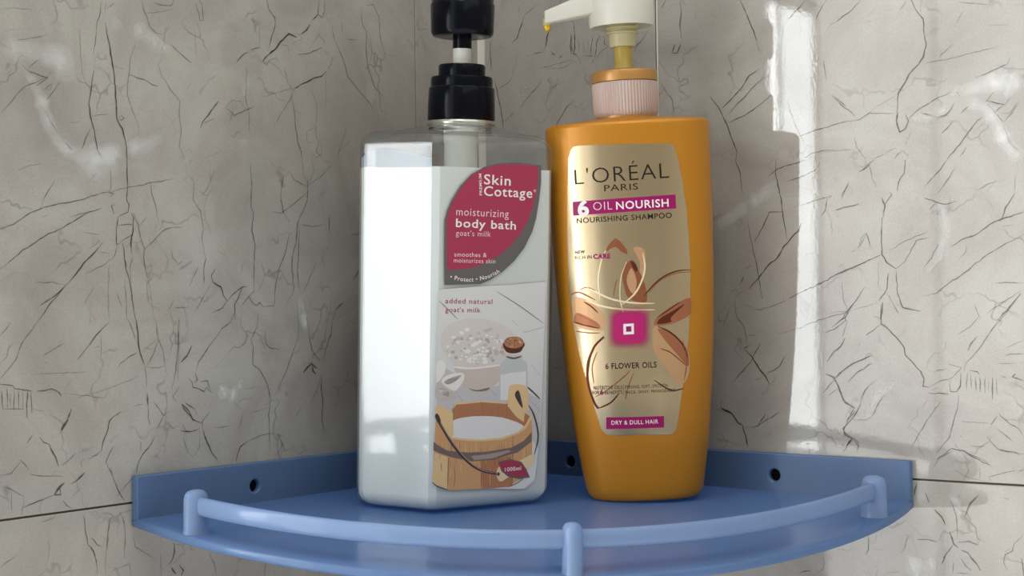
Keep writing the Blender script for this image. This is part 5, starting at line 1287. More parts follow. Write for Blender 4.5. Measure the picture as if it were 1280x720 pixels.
('printed_bowl','poly','saltlight',2.54,[(-0.263,8.144),(-0.148,8.147),(-0.12,8.058),(-0.22,8.008),(-0.312,8.076)],0),
('printed_bowl','poly','chunk',2.55,[(-1.068,7.846),(-1.184,7.828),(-1.223,7.913),(-1.159,7.963),(-1.031,7.921)],0),
('printed_bowl','poly','saltmid',2.56,[(0.207,8.045),(0.232,8.173),(0.415,8.177),(0.471,8.09),(0.38,7.998)],0),
('printed_bowl','poly','saltlight',2.57,[(-0.806,7.493),(-0.911,7.603),(-0.742,7.654),(-0.567,7.618),(-0.63,7.479)],0),
('printed_bowl','poly','chunk',2.58,[(-0.595,7.75),(-0.464,7.731),(-0.458,7.638),(-0.581,7.611),(-0.641,7.68)],0),
('printed_bowl','poly','saltmid',2.59,[(-0.017,8.491),(-0.163,8.545),(-0.086,8.662),(0.068,8.634),(0.072,8.534)],0),
('printed_bowl','poly','saltlight',2.6,[(-0.591,8.897),(-0.703,8.94),(-0.658,9.024),(-0.489,9.008),(-0.461,8.931)],0),
('printed_bowl','poly','saltlight',2.61,[(-0.58,7.435),(-0.648,7.378),(-0.757,7.405),(-0.732,7.489),(-0.642,7.49)],0),
('printed_bowl','poly','chunk',2.62,[(-0.507,8.571),(-0.458,8.479),(-0.564,8.433),(-0.73,8.47),(-0.684,8.597)],0),
('printed_bowl','poly','saltmid',2.63,[(-1.457,8.794),(-1.431,8.69),(-1.567,8.637),(-1.715,8.73),(-1.605,8.819)],0),
('printed_bowl','poly','saltmid',2.64,[(-0.069,8.047),(0.017,7.936),(-0.119,7.85),(-0.277,7.929),(-0.201,8.029)],0),
('printed_bowl','poly','saltmid',2.5,[(-0.499,7.387),(-0.611,7.353),(-0.721,7.406),(-0.67,7.504),(-0.53,7.487)],0),
('printed_bowl','poly','saltlight',2.51,[(-1.172,8.087),(-1.076,8.119),(-0.974,8.06),(-1.028,7.967),(-1.153,7.993)],0),
('printed_bowl','poly','chunk',2.52,[(-0.572,7.904),(-0.508,7.999),(-0.358,8.019),(-0.304,7.897),(-0.431,7.817)],0),
('printed_bowl','poly','saltmid',2.53,[(-2.128,8.049),(-2.019,8.045),(-1.988,7.984),(-2.057,7.948),(-2.138,7.976)],0),
('printed_bowl','poly','saltlight',2.54,[(-1.871,7.981),(-1.984,8.01),(-2.01,8.089),(-1.904,8.113),(-1.817,8.062)],0),
('printed_bowl','poly','saltlight',2.55,[(-1.319,8.179),(-1.511,8.193),(-1.554,8.318),(-1.372,8.329),(-1.22,8.257)],0),
('printed_bowl','poly','saltmid',2.56,[(-1.863,7.642),(-1.941,7.749),(-1.779,7.807),(-1.678,7.711),(-1.728,7.641)],0),
('printed_bowl','poly','chunk',2.57,[(-1.936,8.559),(-2.088,8.497),(-2.203,8.582),(-2.18,8.668),(-1.996,8.68)],0),
('printed_bowl','poly','saltlight',2.58,[(-0.573,8.023),(-0.452,7.96),(-0.52,7.874),(-0.649,7.886),(-0.698,7.99)],0),
('printed_bowl','poly','saltlight',2.59,[(-0.264,7.877),(-0.299,7.953),(-0.208,7.994),(-0.145,7.939),(-0.176,7.855)],0),
('printed_bowl','poly','chunk',2.6,[(-2.475,7.646),(-2.445,7.734),(-2.297,7.736),(-2.244,7.652),(-2.33,7.588)],0),
('printed_bowl','poly','saltlight',2.61,[(-1.601,8.685),(-1.425,8.689),(-1.4,8.576),(-1.522,8.525),(-1.669,8.594)],0),
('printed_bowl','poly','saltmid',2.62,[(-2.098,8.661),(-2.079,8.529),(-2.277,8.499),(-2.423,8.605),(-2.283,8.725)],0),
('printed_bowl','poly','saltlight',2.63,[(-0.556,8.169),(-0.534,8.215),(-0.442,8.21),(-0.405,8.155),(-0.506,8.123)],0),
('printed_bowl','poly','saltlight',2.64,[(-1.888,7.717),(-1.796,7.775),(-1.691,7.72),(-1.708,7.647),(-1.846,7.653)],0),
('printed_bowl','poly','saltlight',2.5,[(-1.727,7.615),(-1.561,7.642),(-1.471,7.504),(-1.592,7.45),(-1.717,7.477)],0),
('printed_bowl','poly','saltlight',2.51,[(-0.936,8.527),(-0.88,8.395),(-1.035,8.348),(-1.144,8.422),(-1.111,8.532)],0),
('printed_bowl','poly','saltmid',2.52,[(-0.967,7.923),(-0.879,7.856),(-0.948,7.753),(-1.121,7.801),(-1.125,7.899)],0),
('printed_bowl','poly','chunk',2.53,[(-0.123,7.513),(-0.154,7.428),(-0.283,7.389),(-0.367,7.505),(-0.25,7.552)],0),
('printed_bowl','poly','saltmid',2.54,[(-0.222,7.818),(-0.055,7.908),(0.117,7.847),(0.075,7.707),(-0.116,7.692)],0),
('printed_bowl','poly','saltlight',2.55,[(-1.586,7.508),(-1.485,7.468),(-1.464,7.378),(-1.57,7.365),(-1.634,7.418)],0),
('printed_bowl','poly','saltlight',2.56,[(-1.07,7.854),(-0.89,7.862),(-0.813,7.777),(-0.943,7.698),(-1.059,7.755)],0),
('printed_bowl','poly','saltlight',2.57,[(-1.376,7.38),(-1.464,7.442),(-1.4,7.492),(-1.286,7.485),(-1.281,7.402)],0),
('printed_bowl','poly','saltlight',2.58,[(-0.911,8.18),(-0.761,8.196),(-0.7,8.129),(-0.775,8.058),(-0.908,8.098)],0),
('printed_bowl','poly','saltlight',2.59,[(-2.713,7.883),(-2.644,7.794),(-2.667,7.712),(-2.807,7.727),(-2.819,7.828)],0),
('printed_bowl','poly','chunk',2.6,[(-2.46,8.62),(-2.377,8.561),(-2.387,8.493),(-2.486,8.465),(-2.516,8.55)],0),
('printed_bowl','poly','saltmid',2.61,[(-1.3,8.572),(-1.187,8.651),(-1.022,8.56),(-1.118,8.442),(-1.249,8.477)],0),
('printed_bowl','poly','saltlight',2.62,[(-1.222,7.532),(-1.361,7.53),(-1.401,7.657),(-1.232,7.666),(-1.15,7.604)],0),
('printed_bowl','poly','saltmid',2.63,[(-0.468,8.204),(-0.282,8.124),(-0.28,7.987),(-0.47,7.953),(-0.603,8.073)],0),
('printed_bowl','poly','saltlight',2.64,[(-0.543,8.692),(-0.661,8.672),(-0.704,8.746),(-0.633,8.798),(-0.513,8.759)],0),
('printed_bowl','poly','saltmid',2.5,[(-0.244,7.533),(-0.398,7.549),(-0.466,7.638),(-0.289,7.677),(-0.193,7.603)],0),
('printed_bowl','poly','saltlight',2.51,[(-0.044,8.358),(-0.026,8.446),(0.131,8.481),(0.213,8.361),(0.084,8.327)],0),
('printed_bowl','poly','saltmid',2.52,[(-1.033,8.56),(-0.981,8.659),(-0.859,8.635),(-0.809,8.526),(-0.942,8.487)],0),
('printed_bowl','poly','chunk',2.53,[(-2.462,8.024),(-2.428,7.932),(-2.524,7.864),(-2.685,7.934),(-2.624,8.035)],0),
('printed_bowl','poly','chunk',2.54,[(-1.225,7.851),(-1.194,7.79),(-1.269,7.73),(-1.378,7.768),(-1.371,7.872)],0),
('printed_flower','poly','saltlight',2.9,[(-3.447,7.461),(-3.012,7.486),(-2.963,7.065),(-3.176,6.691),(-3.435,6.549)],1),
('printed_flower','poly','saltlight',2.9,[(-3.174,6.539),(-2.828,6.831),(-2.126,6.921),(-1.876,6.797),(-1.986,6.417),(-2.378,6.049),(-2.82,6.22)],1),
('printed_flower','poly','saltmid',2.9,[(-3.434,6.473),(-2.995,6.227),(-2.375,5.819),(-2.46,5.608),(-3.423,5.636)],1),
('printed_flower','poly','saltmid',2.9,[(-2.999,6.532),(-2.563,6.707),(-2.035,6.803),(-2.385,6.509),(-2.822,6.373)],1),
('printed_flower','poly','saltlight',2.9,[(-3.344,6.241),(-2.818,6.067),(-2.726,5.758),(-3.077,5.849)],1),
('printed_jar','poly','glassgrey',3,[(0.562,7.724),(1.438,7.699),(1.487,7.501),(1.769,7.296),(1.826,6.664),(1.846,5.403),(0.185,5.476),(0.157,6.724),(0.185,7.307),(0.519,7.531)],0),
('printed_jar','poly','milk',3.2,[(0.212,6.722),(0.852,6.817),(1.73,6.865),(1.753,5.407),(0.231,5.474)],0),
('printed_jar','poly','cork',3.4,[(0.397,8.353),(0.467,7.961),(0.698,7.822),(1.021,7.789),(1.343,7.843),(1.48,7.972),(1.567,8.323)],1),
('printed_jar','poly','corktop',3.6,[(0.397,8.353),(0.549,8.567),(0.98,8.635),(1.378,8.563),(1.567,8.339),(1.431,8.131),(1.017,8.04),(0.556,8.13)],1),
('printed_jar','line','cork',3.4,[(0.518,7.648),(0.979,7.54),(1.467,7.635)],0.074),
('printed_jar','poly','woodlight',3.8,[(0.768,8.532),(0.809,8.556),(0.851,8.53),(0.81,8.507)],0),
('printed_jar','poly','cork',3.8,[(0.725,8.548),(0.779,8.579),(0.833,8.546),(0.78,8.515)],0),
('printed_jar','poly','woodlight',3.8,[(1.261,8.445),(1.302,8.468),(1.343,8.443),(1.302,8.419)],0),
('printed_jar','poly','cork',3.8,[(0.672,8.273),(0.725,8.303),(0.78,8.27),(0.726,8.239)],0),
('printed_jar','poly','woodlight',3.8,[(0.72,8.525),(0.766,8.551),(0.812,8.523),(0.767,8.497)],0),
('printed_jar','poly','cork',3.8,[(1.208,8.239),(1.245,8.261),(1.283,8.237),(1.245,8.216)],0),
('printed_jar','poly','woodlight',3.8,[(1.336,8.368),(1.374,8.39),(1.412,8.366),(1.375,8.345)],0),
('printed_jar','poly','cork',3.8,[(0.492,8.367),(0.534,8.391),(0.576,8.365),(0.535,8.341)],0),
('printed_jar','poly','woodlight',3.8,[(0.864,8.477),(0.903,8.499),(0.943,8.475),(0.904,8.452)],0),
('printed_jar','poly','cork',3.8,[(0.958,8.443),(1.004,8.469),(1.051,8.44),(1.005,8.414)],0),
('printed_jar','poly','woodlight',3.8,[(1.197,8.53),(1.239,8.554),(1.282,8.528),(1.24,8.504)],0),
('printed_jar','poly','cork',3.8,[(0.573,8.501),(0.621,8.529),(0.671,8.498),(0.622,8.47)],0),
('printed_jar','poly','woodlight',3.8,[(1.187,8.458),(1.218,8.476),(1.25,8.456),(1.219,8.438)],0),
('printed_jar','poly','cork',3.8,[(1.004,8.401),(1.051,8.428),(1.099,8.399),(1.052,8.372)],0),
('printed_jar','poly','woodlight',3.8,[(0.832,8.138),(0.876,8.164),(0.922,8.136),(0.877,8.11)],0),
('printed_jar','poly','cork',3.8,[(0.618,8.358),(0.654,8.378),(0.69,8.356),(0.654,8.336)],0),
('printed_jar','poly','woodlight',3.8,[(1.288,8.332),(1.342,8.363),(1.397,8.329),(1.343,8.298)],0),
('printed_jar','poly','cork',3.8,[(1.007,8.312),(1.04,8.331),(1.072,8.31),(1.04,8.292)],0),
('printed_jar','poly','woodlight',3.8,[(0.756,8.133),(0.787,8.15),(0.818,8.131),(0.787,8.113)],0),
('printed_jar','poly','cork',3.8,[(0.51,8.378),(0.546,8.399),(0.582,8.377),(0.546,8.356)],0),
('printed_jar','poly','woodlight',3.8,[(0.901,8.235),(0.93,8.252),(0.959,8.234),(0.93,8.217)],0),
('printed_jar','poly','cork',3.8,[(0.638,8.433),(0.671,8.452),(0.704,8.431),(0.671,8.412)],0),
('printed_jar','poly','woodlight',3.8,[(0.623,8.409),(0.669,8.435),(0.716,8.406),(0.67,8.38)],0),
('printed_jar','poly','cork',3.8,[(0.943,8.227),(0.995,8.257),(1.047,8.225),(0.996,8.195)],0),
('printed_jar','poly','woodlight',3.8,[(0.783,8.531),(0.82,8.552),(0.857,8.529),(0.82,8.508)],0),
('printed_jar','poly','cork',3.8,[(0.681,8.417),(0.727,8.443),(0.774,8.415),(0.728,8.388)],0),
('printed_jar','poly','woodlight',3.8,[(1.266,8.376),(1.306,8.399),(1.346,8.374),(1.306,8.351)],0),
('printed_jar','poly','cork',3.8,[(0.842,8.499),(0.879,8.52),(0.917,8.497),(0.88,8.475)],0),
('printed_jar','poly','woodlight',3.8,[(1.374,8.298),(1.415,8.322),(1.457,8.296),(1.416,8.273)],0),
('printed_jar','poly','cork',3.8,[(1.092,8.448),(1.144,8.478),(1.196,8.445),(1.145,8.416)],0),
('printed_bucket','poly','wooddark',4,[(-2.543,5.235),(-2.37,5.418),(-0.856,5.45),(0.6,5.284),(1.623,4.804),(2.094,4.505),(1.635,4.055),(1.26,4.311),(0.336,4.601),(-0.755,4.71),(-1.828,4.693),(-2.533,4.506)],0),
('printed_bucket','poly','woodlight',4.1,[(-2.543,5.235),(-2.37,5.441),(-0.857,5.481),(0.599,5.315),(0.6,5.26),(-0.855,5.412),(-2.325,5.355),(-2.498,5.156)],0),
('printed_bucket','poly','milk',4.2,[(-2.507,4.505),(-2.183,4.665),(-1.473,4.73),(-0.755,4.717),(0.061,4.638),(0.889,4.432),(1.616,4.096),(1.454,3.789),(0.718,3.595),(-0.557,3.527),(-1.635,3.589),(-2.496,3.761)],1),
('printed_bucket','poly','wood',4.4,[(-2.567,3.742),(-1.635,3.589),(-0.783,3.509),(0.352,3.553),(1.269,3.76),(1.728,4.074),(2.076,4.506),(2.152,3.83),(2.147,2.406),(1.676,1.488),(0.665,1.072),(-0.882,1.092),(-2.663,1.162),(-3.612,1.576),(-3.574,2.618),(-3.518,3.605),(-3.456,4.897),(-3.148,4.653),(-2.611,3.783)],0),
('printed_bucket','poly','woodlight',4.5,[(-2.567,3.78),(-1.636,3.635),(-0.783,3.555),(0.351,3.6),(1.268,3.815),(1.727,4.153),(2.091,4.742),(2.122,4.504),(1.776,3.969),(1.269,3.705),(0.353,3.49),(-0.782,3.462),(-1.634,3.527),(-2.566,3.688)],0),
('printed_bucket','poly','woodlight',4.5,[(-3.612,1.576),(-3.574,2.618),(-3.51,3.071),(-2.773,2.796),(-2.707,1.181)],0),
('printed_bucket','poly','wooddark',4.5,[(-0.813,2.517),(-0.089,2.509),(0.917,2.641),(0.986,1.143),(0.024,1.072),(-0.774,1.1)],0),
('printed_bucket','line','grainwood',4.7,[(-2.729,2.793),(-2.74,2.257),(-2.751,1.184)],0.045),
('printed_bucket','line','grainwood',4.7,[(-0.827,3.488),(-0.825,2.129),(-0.838,1.105)],0.045),
('printed_bucket','line','grainwood',4.7,[(0.993,3.658),(1.0,2.007),(0.985,1.183)],0.045),
('printed_bucket','line','grainwood',4.7,[(-0.856,5.45),(-0.846,4.73)],0.045),
('printed_bucket','line','grainwood',4.7,[(-2.457,5.384),(-2.447,4.617)],0.037),
('printed_bucket','line','grainwood',4.7,[(0.6,5.284),(0.639,4.539)],0.037),
('printed_bucket','line','woodlight',4.75,[(0.95,1.94),(0.92,1.766),(0.952,1.589)],0.028),
('printed_bucket','line','woodlight',4.75,[(1.688,3.288),(1.722,2.852),(1.701,2.419)],0.025),
('printed_bucket','line','woodlight',4.75,[(-1.151,3.437),(-1.132,2.882),(-1.11,2.327)],0.027),
('printed_bucket','line','grainwood',4.75,[(-2.119,3.493),(-2.097,3.315),(-2.121,3.139)],0.028),
('printed_bucket','line','woodlight',4.75,[(-2.859,3.536),(-2.821,3.015),(-2.865,2.498)],0.017),
('printed_bucket','line','woodlight',4.75,[(-3.134,3.552),(-3.094,3.378),(-3.145,3.21)],0.015),
('printed_bucket','line','wooddark',4.75,[(-0.784,2.777),(-0.812,2.407),(-0.746,2.031)],0.018),
('printed_bucket','line','wooddark',4.75,[(1.587,2.373),(1.562,1.849),(1.606,1.321)],0.027),
('printed_bucket','line','grainwood',4.75,[(-2.383,2.346),(-2.344,1.832),(-2.396,1.325)],0.029),
('printed_bucket','line','wooddark',4.75,[(-1.524,3.459),(-1.502,2.897),(-1.491,2.335)],0.024),
('printed_bucket','line','grainwood',4.75,[(-0.046,2.942),(-0.078,2.537),(-0.033,2.128)],0.025),
('printed_bucket','line','woodlight',4.75,[(-0.342,2.094),(-0.317,1.651),(-0.334,1.21)],0.019),
('printed_bucket','line','grainwood',4.75,[(-3.121,2.543),(-3.128,2.328),(-3.091,2.11)],0.031),
('printed_bucket','line','woodlight',4.75,[(1.647,3.29),(1.644,2.766),(1.638,2.241)],0.018),
('printed_bucket','line','grainwood',4.75,[(1.76,3.084),(1.796,2.502),(1.765,1.923)],0.017),
('printed_bucket','line','woodlight',4.75,[(-0.434,3.339),(-0.41,2.934),(-0.406,2.531)],0.024),
('printed_bucket','line','wooddark',4.75,[(-0.888,3.129),(-0.89,2.591),(-0.9,2.054)],0.023),
('printed_bucket','line','wooddark',4.75,[(-2.301,2.827),(-2.311,2.597),(-2.261,2.363)],0.024),
('printed_bucket','line','grainwood',4.75,[(-0.562,2.577),(-0.597,2.311),(-0.581,2.041)],0.029),
('printed_bucket','line','grainwood',4.75,[(0.187,2.83),(0.176,2.464),(0.173,2.098)],0.024),
('printed_bucket','line','wooddark',4.75,[(-1.517,3.458),(-1.504,2.979),(-1.491,2.499)],0.024),
('printed_bucket','line','woodlight',4.75,[(-1.802,3.475),(-1.752,3.017),(-1.772,2.563)],0.03),
('printed_bucket','line','wooddark',4.75,[(-0.41,3.394),(-0.445,3.141),(-0.381,2.883)],0.015),
('printed_bucket','line','woodlight',4.75,[(-1.51,3.458),(-1.463,2.899),(-1.529,2.346)],0.03),
('printed_bucket','line','woodlight',4.75,[(-2.149,3.495),(-2.155,3.203),(-2.171,2.912)],0.022),
('printed_bucket','line','woodlight',4.75,[(-2.619,2.241),(-2.586,2.008),(-2.647,1.783)],0.021),
('printed_bucket','line','wooddark',4.75,[(-0.696,3.411),(-0.699,3.017),(-0.665,2.622)],0.017),
('printed_bucket','line','wooddark',4.75,[(0.076,3.28),(0.109,3.089),(0.065,2.903)],0.028),
('printed_bucket','line','grainwood',4.75,[(-2.547,3.518),(-2.581,3.247),(-2.522,2.969)],0.029),
('printed_bucket','line','wooddark',4.75,[(-3.202,3.556),(-3.193,3.205),(-3.197,2.853)],0.027),
('printed_bucket','line','wooddark',4.75,[(0.248,3.307),(0.214,2.925),(0.279,2.537)],0.029),
('printed_bucket','line','wooddark',4.75,[(-0.449,3.249),(-0.484,2.902),(-0.418,2.548)],0.025),
('printed_bucket','line','wooddark',4.75,[(-1.081,2.617),(-1.101,2.378),(-1.087,2.136)],0.027),
('printed_bucket','line','woodlight',4.75,[(-2.001,2.417),(-2.023,2.166),(-1.986,1.912)],0.023),
('printed_bucket','line','woodlight',4.75,[(-0.816,3.417),(-0.8,2.962),(-0.783,2.505)],0.022),
('printed_bucket','line','grainwood',4.75,[(-1.76,2.86),(-1.791,2.7),(-1.767,2.536)],0.02),
('printed_bucket','line','wooddark',4.75,[(0.668,2.637),(0.633,2.285),(0.702,1.926)],0.024),
('printed_bucket','line','grainwood',4.75,[(1.696,2.062),(1.665,1.789),(1.733,1.509)],0.03),
('printed_bucket','line','woodlight',4.75,[(-0.585,2.943),(-0.557,2.617),(-0.595,2.296)],0.027),
('printed_bucket','line','wooddark',4.75,[(0.483,3.358),(0.468,2.794),(0.507,2.227)],0.029),
('printed_bucket','line','wooddark',4.75,[(-0.766,1.923),(-0.784,1.709),(-0.792,1.495)],0.025),
('printed_bucket','line','wooddark',4.75,[(-2.603,2.774),(-2.636,2.508),(-2.599,2.238)],0.024),
('printed_bucket','line','wooddark',4.75,[(0.712,3.344),(0.716,3.149),(0.735,2.952)],0.02),
('printed_bucket','line','wooddark',4.75,[(-3.201,3.556),(-3.196,3.129),(-3.218,2.703)],0.024),
('printed_bucket','line','wooddark',4.75,[(0.96,3.003),(0.972,2.579),(0.994,2.154)],0.027),
('printed_bucket','line','wooddark',4.75,[(0.34,3.35),(0.356,2.775),(0.322,2.202)],0.032),
('printed_bucket','line','grainwood',4.1499999999999995,[(0.361,5.185),(0.386,4.708)],0.018),
('printed_bucket','line','grainwood',4.1499999999999995,[(-2.171,5.299),(-2.146,4.832)],0.018),
('printed_bucket','line','grainwood',4.1499999999999995,[(-1.334,5.282),(-1.309,4.791)],0.018),
('printed_bucket','line','grainwood',4.1499999999999995,[(-0.228,5.227),(-0.202,4.737)],0.018),
('printed_bucket','line','grainwood',4.1499999999999995,[(0.118,5.203),(0.144,4.72)],0.018),
('printed_bucket','line','grainwood',4.1499999999999995,[(1.253,5.121),(1.279,4.664)],0.018),
('printed_bucket','line','grainwood',4.1499999999999995,[(0.726,5.159),(0.751,4.69)],0.018),
('printed_bucket','line','grainwood',4.1499999999999995,[(-1.703,5.289),(-1.679,4.809)],0.018),
('printed_bucket','line','grainwood',4.1499999999999995,[(-0.306,5.233),(-0.281,4.741)],0.018),
('printed_bucket','line','grainwood',4.1499999999999995,[(-1.988,5.295),(-1.964,4.823)],0.018),
('printed_bucket','line','grainwood',4.1499999999999995,[(0.286,5.191),(0.311,4.711)],0.018),
('printed_bucket','line','grainwood',4.1499999999999995,[(-0.77,5.266),(-0.745,4.763)],0.018),
('printed_bucket','line','grainwood',4.1499999999999995,[(0.093,5.204),(0.118,4.721)],0.018),
('printed_bucket','line','grainwood',4.1499999999999995,[(-2.116,5.297),(-2.092,4.83)],0.018),
('printed_bucket','line','grainwood',4.1499999999999995,[(-0.515,5.248),(-0.49,4.751)],0.018),
('printed_bucket','line','grainwood',4.1499999999999995,[(-0.734,5.264),(-0.709,4.762)],0.018),
('printed_bucket','poly','band',5,[(-3.569,3.593),(-3.218,3.359),(-2.778,3.118),(-1.626,2.955),(-0.548,2.928),(0.91,3.05),(1.646,3.345),(2.106,3.769),(2.114,3.279),(1.284,2.776),(-0.089,2.502),(-1.352,2.497),(-2.509,2.764),(-3.214,3.015),(-3.581,3.19)],0),
('printed_bucket','poly','ironlight',5.1,[(-1.445,2.774),(-0.546,2.795),(0.728,2.928),(0.913,2.862),(-0.09,2.587),(-1.263,2.546)],0),
('printed_bucket','poly','woodlight',5.2,[(-3.505,5.28),(-3.332,5.363),(-2.982,5.255),(-2.495,4.941),(-2.471,3.813),(-2.699,3.803),(-3.057,4.343),(-3.456,4.897)],0),
('printed_bucket','poly','woodlight',5.2,[(0.724,6.139),(0.861,6.22),(1.23,6.237),(1.648,6.157),(1.866,5.936),(1.884,4.792),(1.671,4.723),(1.631,4.292),(1.163,4.591),(0.648,5.164)],0),
('printed_bucket','poly','iron',5.3,[(1.082,5.654),(1.143,5.863),(1.281,5.905),(1.367,5.76),(1.544,5.123),(1.508,5.03),(1.291,5.292)],1),
('printed_bucket','poly','iron',5.3,[(-3.517,4.862),(-3.37,4.969),(-3.192,4.655),(-3.233,4.428),(-3.365,4.549)],1),
('printed_bucket','line','iron',5.5,[(-3.304,4.584),(-2.966,4.07),(-2.518,3.432),(-1.89,2.74),(-1.258,2.236),(-0.624,1.945),(0.123,1.777)],0.139),
('printed_bucket','line','ironlight',5.7,[(-3.234,4.504),(-2.878,4.027),(-2.43,3.427),(-1.801,2.735),(-1.169,2.23),(-0.534,1.939),(0.104,1.817)],0.041),
('printed_bucket','line','iron',5.5,[(1.916,5.145),(2.233,4.617),(2.461,3.893),(2.489,3.336),(2.267,2.557)],0.09),
('printed_bucket','poly','bone',5.8,[(0.066,1.914),(0.191,2.124),(0.558,2.053),(1.292,2.303),(2.125,2.629),(2.333,2.537),(2.3,2.238),(2.133,2.09),(1.671,1.805),(0.749,1.553),(0.385,1.383),(0.183,1.436),(0.069,1.679)],1),
('printed_bucket','poly','iron',5.9,[(0.068,1.773),(0.158,1.86),(0.251,1.76),(0.161,1.657)],1),
('printed_bucket','poly','slate',6.1,[(0.132,2.378),(0.827,2.474),(1.524,2.288),(1.809,1.914),(2.031,1.479),(1.398,1.429),(0.749,1.577),(0.331,1.896)],0),
('printed_bucket','poly','crimson',6.3,[(0.187,2.328),(0.828,2.412),(1.478,2.244),(1.716,1.92),(1.908,1.567),(1.397,1.524),(0.794,1.668),(0.376,1.955)],0),
('printed_bucket', 'text', 'printwhite', 6.6, [(0.542, 1.858), (1.502, 1.879)], ('1000ml', 0.199, 0.01)),
('printed_bucket','line','iron',4.9,[(-3.63,1.631),(-3.279,1.376),(-2.663,1.162)],0.037),
('printed_bucket','line','iron',4.9,[(0.665,1.057),(1.308,1.238),(1.676,1.488)],0.037)]
label_items = [i for i in BB if i[0] == 'printed_planks' and i[1] == 'poly'][:1]
P0 = label_items[0][4]
V, Fc = poly_shape(P0, 0)
lo = link('label', [bb_place(a, b, .3) for a, b in V], [tuple(t) for t in Fc], pm('planks'), bath, smooth=False)
prints(BB, lo, bb_place, False)

# ---------------------------------------------------------------- shampoo bottle
sham = thing('pump_bottle', 'golden yellow shampoo bottle with shiny gold label and frosted white pump', 'bottle')
sham.matrix_world = Matrix(((0.858791, -0.512226, -0.010135, 0.145436), (0.511136, 0.857975, -0.051183, -0.052775), (0.034913, 0.038775, 0.998638, -0.00296), (0, 0, 0, 1)))
def sh_ring(w, z, d=None, n=72, blend=0, rad=0):
    out = []; d = SH_D*w if d is None else d
    for k in range(n):
        t = 2*math.pi*k/n; c, s = math.cos(t), math.sin(t)
        x = w*math.copysign(abs(c)**(2/SH_E), c); y = d*math.copysign(abs(s)**(2/SH_E), s)
        out.append((x+(rad*c-x)*blend, y+(rad*s-y)*blend, z))
    return out
rs = [sh_ring(2.2, .06), sh_ring(2.5, 0)]
for z in (.05, .12, .3, .6, 1, 1.5, 2.2, 3, 4, 5, 6, 7.5, 9, 10.5, 12, 14, 16, 17.5, 18.8, 19.15): rs.append(sh_ring(interp(SH_W, z), z))
for k in range(1, 6):
    t = k/5*math.pi/2; w = 4.23-.28*(1-math.cos(t)); rs.append(sh_ring(w, 19.15+.28*math.sin(t), SH_D*4.23-.28*(1-math.cos(t))))
for k in range(1, 8):
    t = k/7; w = 3.95-.0*t; rs.append(sh_ring(w, 19.43+.2*t, SH_D*4.23-.28, 72, t, 1.55))
rs.append([(x, y, 19.85) for x, y, z in rs[-1]])
V, Fc = rings(rs); link('bottle_body', V, Fc, M['gold'], sham, sharp=50)
V, Fc = lathe([(1.5, 19.6), (1.56, 19.66), (1.64, 19.8), (1.68, 19.9), (1.70, 21.42), (1.66, 21.46), (1.5, 21.48)], 128, rib=(19.7, 21.45, .035)); link('ribbed_collar', V, Fc, M['pink'], sham, sharp=20)
V, Fc = lathe([(1.45, 19.58), (1.6, 19.6), (1.6, 19.72)], 56); link('seal_ring', V, Fc, M['goldcap'], sham, sharp=40)
V, Fc = lathe([(1.6, 21.47), (1.70, 21.5), (1.71, 21.9), (1.66, 22.02), (1.5, 22.1), (.65, 22.14)], 56); link('closure_ring', V, Fc, M['goldcap'], sham, sharp=35)
V, Fc = lathe([(.58, 22.1), (.56, 22.22), (.47, 22.34), (.47, 23.45)], 36); link('stem', V, Fc, M['stem'], sham, sharp=40)
prof = [(.5, 23.3), (.68, 23.32), (.70, 23.9)]
for z in (23.95, 24.2, 24.45): prof += [(.72, z), (.84, z+.05), (.84, z+.12), (.72, z+.17)]
prof += [(.72, 24.8), (.5, 24.85)]
V, Fc = lathe(prof, 40); link('sleeve', V, Fc, M['sleeve'], sham, sharp=35)
hd = lathe([(.7, 25.2), (1.5, 25.15), (1.56, 24.6), (1.58, 24.34), (1.66, 24.34), (1.70, 24.7), (1.68, 26.1), (1.5, 26.4), (1.0, 26.6), (.05, 26.66)], 60)
na = math.radians(188); nd = (math.cos(na), math.sin(na), 0); ns_ = (-nd[1], nd[0], 0)
def at(r, z): return (nd[0]*r, nd[1]*r, z)
nz1 = loft_box((at(1.1, 25.72), .8, .62, ns_, (0, 0, 1)), (at(3.95, 25.0), .36, .34, ns_, (0, 0, 1)), .14)
nz2 = loft_box((at(3.75, 24.95), .32, .3, ns_, nd), (at(3.85, 24.62), .2, .2, ns_, nd), .12)
V, Fc, _ = join([hd, nz1]); link('pump_head', V, Fc, M['head'], sham, sharp=40)
V, Fc = nz2; link('nozzle_tip', V, Fc, M['sleeve'], sham, sharp=40)
c = at(3.85, 24.55)
rs = []
for k in range(7):
    t = math.pi*k/6; r = .2*math.sin(t)+.004; rs.append([(c[0]+r*math.cos(a*math.pi/8), c[1]+r*math.sin(a*math.pi/8), c[2]+.26*math.cos(t)) for a in range(15, -1, -1)])
V, Fc = rings(rs); link('shampoo_drop', V, Fc, M['drop'], sham)

